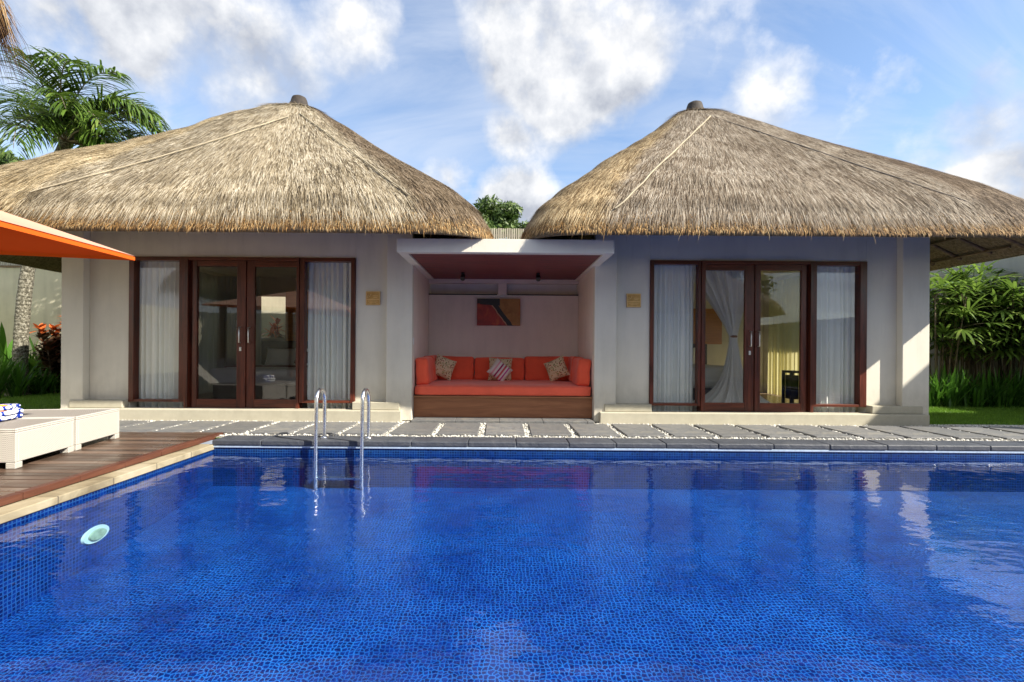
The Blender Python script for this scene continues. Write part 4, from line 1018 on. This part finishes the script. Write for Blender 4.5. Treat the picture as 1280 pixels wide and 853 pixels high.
def clump(x, y, n, L, w_, label, mat='strap', droop=.22, z=-.03, group='strap leaved clumps', seed=0):
    rnd = random.Random(seed); V = []; Fs = []
    for k in range(n):
        a = rnd.uniform(0, 6.28); e = rnd.uniform(.9, 1.5); bx, by = rnd.gauss(0, .05), rnd.gauss(0, .05)
        arch_leaf(V, Fs, (bx, by, 0), (math.cos(a)*math.cos(e), math.sin(a)*math.cos(e), math.sin(e)), L*rnd.uniform(.6, 1.15), w_*rnd.uniform(.7, 1.2), droop*rnd.uniform(.3, 1.3), 6)
    r_ = link('strap_leaf_plant', mesh_np('strap_leaf_plant', V, Fs, M[mat]), None, (x, y, z)); tag(r_, label, 'plant', group)
random.seed(21)
pxs = [1166, 1184, 1200, 1218, 1236, 1253, 1270, 1290]
k = 0
for row, Y in ((0, 9.35), (1, 9.75)):
    for j, px in enumerate(pxs):
        X = (px+row*9-HX)*Y/F
        nm = ['strap leaved clump in the %s row of the right bed, %s from the villa wall' % ('front' if row == 0 else 'back', ordinal(j))][0]
        clump(X+random.uniform(-.04, .04), Y+random.uniform(-.08, .08), 46, random.uniform(.62, .82), .017, nm, seed=k, group='strap leaved clumps in front of the fan palms'); k += 1
pl_ = [(-8, 9.7), (20, 9.9), (48, 10.4), (62, 10.6), (78, 10.9), (8, 10.8), (38, 11.1), (-24, 10.2)]
for j, (px, Y) in enumerate(sorted(pl_)):
    X = (px-HX)*Y/F; clump(X, Y, 50, random.uniform(.8, 1.15) if px < 40 else .62, .022 if px < 40 else .016, 'strap leaved clump beside the ringed palm trunk, %s from the left' % ordinal(j), seed=60+j, group='strap leaved clumps under the cream wall')
def rhapis(x, y, hgt, ncane, label, seed, spread=.42):
    rnd = random.Random(seed); V = []; Fs = []; st = MB()
    r_ = empty('fan_palm', (x, y, -.03), label, 'fan palm', 'fan palms along the right garden wall')
    for c in range(ncane):
        a = rnd.uniform(0, 6.28); q = rnd.uniform(.1, 1)*spread; bx, by = math.cos(a)*q*.6, math.sin(a)*q*.6; H = hgt*rnd.uniform(.62, 1.0)
        tx, ty = bx+math.cos(a)*q*.7, by+math.sin(a)*q*.7
        st.tube([(bx, by, 0), (bx*.5+tx*.5, by*.5+ty*.5, H*.55), (tx, ty, H)], [.016, .014, .010], 6)
        for lf in range(rnd.randint(6, 8)):
            az = rnd.uniform(0, 6.28); el = rnd.uniform(-.1, 1.2); pl = rnd.uniform(.22, .42); zb = H*(1-.42*rnd.random()**1.3)
            f = zb/H; p0 = Vector((bx+(tx-bx)*f, by+(ty-by)*f, zb)); d = Vector((math.cos(az)*math.cos(el), math.sin(az)*math.cos(el), math.sin(el)))
            hub = p0+d*pl+Vector((0, 0, -.05)); st.tube([p0, (p0+hub)/2+Vector((0, 0, .02)), hub], .004, 4, cap=False)
            d2 = (d+Vector((0, 0, -.35))).normalized(); s = d2.cross(Vector((0, 0, 1))).normalized(); nl = rnd.randint(7, 10); tw = rnd.uniform(-.3, .3)
            for i in range(nl):
                g_ = (i/(nl-1)-.5)*rnd.uniform(2.5, 3.0)+tw; dd = d2*math.cos(g_)+s*math.sin(g_)
                arch_leaf(V, Fs, hub, dd, rnd.uniform(.42, .62)*(1-.25*abs(g_)/1.5), .024, .17+.12*rnd.random(), 5)
    st.build('cane', M['trunk'], r_, local=True); link('foliage', mesh_np('foliage', V, Fs, M['rhapis']), r_, (0, 0, 0), True)
rp = [(1172, 10.0, 2.5, 9), (1200, 10.2, 2.75, 11), (1228, 10.0, 2.65, 11), (1256, 9.9, 2.6, 11), (1282, 9.7, 2.55, 10), (1186, 10.9, 2.75, 9), (1244, 10.6, 2.95, 11), (1310, 9.8, 2.4, 9)]
for j, (px, Y, h_, nc) in enumerate(sorted(rp)):
    rhapis(min((px-HX)*Y/F, 10.35), Y, h_, nc, 'dark green fan palm against the grey wall, %s from the villa corner' % ordinal(j), 100+j)
# banana leaves by the right villa corner
V = []; Fs = []
for (a, e, L) in ((.6, 1.2, 1.3), (2.2, 1.25, 1.4), (3.5, 1.1, 1.2), (5.0, 1.3, 1.3), (4.2, .9, 1.0)): arch_leaf(V, Fs, (0, 0, 1.55), (math.cos(a)*math.cos(e), math.sin(a)*math.cos(e), math.sin(e)), L, .13, .16, 8)
bn = empty('banana_plant', (9.55, 11.3, -.03), 'banana plant with bright leaves behind the corner of the right villa', 'plant')
link('foliage', mesh_np('foliage', V, Fs, M['banana']), bn, (0, 0, 0), True); b = MB(); b.tube([(0, 0, 0), (0, 0, 1.6)], [.09, .06], 10); b.build('stem', M['trunk'], bn, local=True)
# croton
def croton(x, y, label, seed=0):
    rnd = random.Random(seed); V = []; Fs = []; V2 = []; F2 = []; st = MB()
    for c in range(16):
        a = rnd.uniform(0, 6.28); q = rnd.uniform(.05, .42); H = rnd.uniform(.7, 1.85)*(1-.25*q); tx, ty = math.cos(a)*q, math.sin(a)*q
        st.tube([(tx*.25, ty*.25, 0), (tx*.7, ty*.7, H*.5), (tx, ty, H)], [.018, .014, .008], 5)
        for lf in range(64):
            f = .35+.65*rnd.random(); az = rnd.uniform(0, 6.28); el = rnd.uniform(-.3, 1.0); top = f > .86 and H > 1.35
            arch_leaf(V2 if top else V, F2 if top else Fs, (tx*f, ty*f, H*f), (math.cos(az)*math.cos(el), math.sin(az)*math.cos(el), math.sin(el)), rnd.uniform(.20, .32), .045, .22, 4)
    r_ = empty('croton_bush', (x, y, -.03), label, 'bush'); st.build('stem', M['trunk'], r_, local=True)
    link('foliage', mesh_np('foliage', V, Fs, M['croton']), r_, (0, 0, 0), True); link('young_leaves', mesh_np('young_leaves', V2, F2, M['croton_red']), r_, (0, 0, 0), True)
croton((68-HX)*10.8/F, 10.9, 'dark bush with red young leaves beside the left villa', 5)
croton(-5.6, 12.2, 'dark bush outside the rear window of the left villa', 9)
# broad leaved plants at far left
for j, (px, Y) in enumerate(((6, 11.0), (50, 11.4))):
    V = []; Fs = []; rnd = random.Random(80+j)
    for q in range(16):
        a = rnd.uniform(0, 6.28); e = rnd.uniform(.6, 1.4); arch_leaf(V, Fs, (0, 0, rnd.uniform(.1, .6)), (math.cos(a)*math.cos(e), math.sin(a)*math.cos(e), math.sin(e)), rnd.uniform(.6, 1.1), .06, .16, 6)
    r_ = link('broad_leaf_plant', mesh_np('broad_leaf_plant', V, Fs, M['strap']), None, ((px-HX)*Y/F, Y, -.03)); tag(r_, ('broad leaved plant left of the ringed palm trunk', 'broad leaved plant between the ringed palm trunk and the red bush')[j], 'plant')
# palm tree
def palm(x, y, label):
    r_ = empty('palm_tree', (x, y, -.03), label, 'palm tree'); b = MB(); pts = []; rs = []
    for k in range(30):
        t = k/29; pts.append((.02+.95*t**2.6, 0, t*5.45)); rs.append(.128-.030*t+(.11*(1-t*12) if t < .083 else 0)+.006*(k % 2))
    b.tube(pts, rs, 16); b.build('trunk', M['palmbark'], r_, local=True)
    V = []; Fs = []; st = MB(); rnd = random.Random(4); top = Vector((.97, 0, 5.45))
    for k in range(26):
        az = 2*math.pi*k/26*1.618*3+rnd.uniform(-.2, .2); el = rnd.uniform(.05, 1.35); L = rnd.uniform(1.8, 2.5)
        d = Vector((math.cos(az)*math.cos(el)+.34, math.sin(az)*math.cos(el), math.sin(el))).normalized(); p = top.copy(); n = 30; rp_ = [p.copy()]
        for i in range(n):
            t = i/n
            d = (d+Vector((.022, 0, -.085*(.25+t)))).normalized(); p = p+d*(L/n); rp_.append(p.copy())
            if i >= 2:
                s = d.cross(Vector((0, 0, 1)));
                if s.length < .05: s = Vector((0, 1, 0))
                s.normalize(); u = s.cross(d)
                for sg in (-1, 1):
                    for rep in range(2):
                        ll = .62*math.sin(math.pi*(.12+.80*t))*rnd.uniform(.8, 1.15)
                        dd = (d*.75+s*sg*rnd.uniform(.5, .95)+u*rnd.uniform(-.1, .45)+Vector((.10, 0, -.05)))
                        arch_leaf(V, Fs, p+d*rnd.uniform(0, L/n), dd, ll*1.4, .018, .5*rnd.uniform(.6, 1.3), 5)
        st.tube(rp_, [.022*(1-.8*i/n) for i in range(n+1)], 5)
    st.build('frond_rib', M['rope_dark'], r_, local=True); link('crown', mesh_np('crown', V, Fs, M['palmleaf']), r_, (0, 0, 0), True)
palm((24-HX)*10.3/F, 10.3, 'tall palm with ringed grey trunk and windblown fronds at left')
def tree(x, y, h, cr, label, seed, leaf=.11, N=9000, cz=None, mat='treeleaf', flat=.7, group=None):
    rnd = np.random.default_rng(seed); pr = random.Random(seed); r_ = empty('garden_tree', (x, y, -.03), label, 'tree', group)
    b = MB(); c0 = h-cr*flat
    b.tube([(0, 0, 0), (.1, .05, c0*.5), (.0, 0, c0)], [.16*h/6, .12*h/6, .07*h/6], 9)
    cl = []
    for k in range(26):
        a = pr.uniform(0, 6.28); q = cr*pr.uniform(.25, .92); zz = c0+cr*flat*pr.uniform(-.75, .9); f = math.sqrt(max(.05, 1-((zz-c0)/(cr*flat))**2)); p = (math.cos(a)*q*f, math.sin(a)*q*f, zz)
        cl.append((p, cr*pr.uniform(.18, .34)))
        if k < 14: b.tube([(0, 0, c0*pr.uniform(.6, .95)), (p[0]*.5, p[1]*.5, (c0*.8+p[2])*.5), p], [.05*h/6, .03*h/6, .01], 5)
    b.build('trunk', M['trunk'], r_, local=True)
    idx = rnd.integers(0, len(cl), N); C = np.array([c[0] for c in cl])[idx]; Rr = np.array([c[1] for c in cl])[idx]
    dv = rnd.normal(size=(N, 3)); dv /= np.linalg.norm(dv, axis=1, keepdims=True); P = C+dv*(Rr*rnd.uniform(.25, 1.1, N)**.6)[:, None]*np.array([1, 1, .75])
    a1 = rnd.normal(size=(N, 3)); a1 /= np.linalg.norm(a1, axis=1, keepdims=True); a2 = np.cross(a1, dv); a2 /= np.linalg.norm(a2, axis=1, keepdims=True)+1e-6
    s = leaf*rnd.uniform(.6, 1.2, N)[:, None]
    V = np.stack([P-a1*s, P+a2*s*.4, P+a1*s, P-a2*s*.4], 1).reshape(-1, 3)
    link('crown', mesh_np('crown', V, np.arange(N*4).reshape(-1, 4), M[mat]), r_, (0, 0, 0), True)
tree(-.55, 21, 7.4, 1.9, 'round green tree rising in the gap between the thatched roofs', 1, .12, 14000)
tree(-16.0, 15.5, 7.2, 2.4, 'dark green tree behind the palm at the far left', 2, .12, 12000)
tg = 'garden trees behind the camera'
tree(4.5, -11.5, 8.5, 3.6, 'broad tree behind the camera, left of the villa across the pool', 3, .2, 12000, group=tg)
tree(.5, -13, 7, 3.0, 'middle tree behind the camera', 4, .2, 9000, group=tg)
tree(11.5, -12.5, 7.5, 3.2, 'tree behind the camera at the far right', 5, .2, 9000, group=tg)
tree(-9, -12, 8, 3.2, 'tree behind the camera beyond the pavilion', 6, .2, 9000, group=tg)
# yellow trimmed house beyond the palm
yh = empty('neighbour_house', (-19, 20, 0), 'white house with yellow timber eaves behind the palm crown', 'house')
b = MB(); b.box(-24, -16.6, 19.2, 26, -.03, 7.9); b.build('wall', M['taupe_wall'], yh); b = MB(); b.box(-18.3, -16.65, 19.05, 19.15, 7.35, 7.95); b.build('balcony_panel', M['white'], yh)
b = MB(); b.box(-24.2, -16.0, 18.5, 19.1, 8.0, 8.16)
for k in range(26): b.box(-24+k*.3, -23.9+k*.3, 18.6, 18.7, 7.4, 8.0)
b.box(-24, -16.3, 18.6, 18.7, 7.3, 7.42); b.build('balcony', M['yellow'], yh)
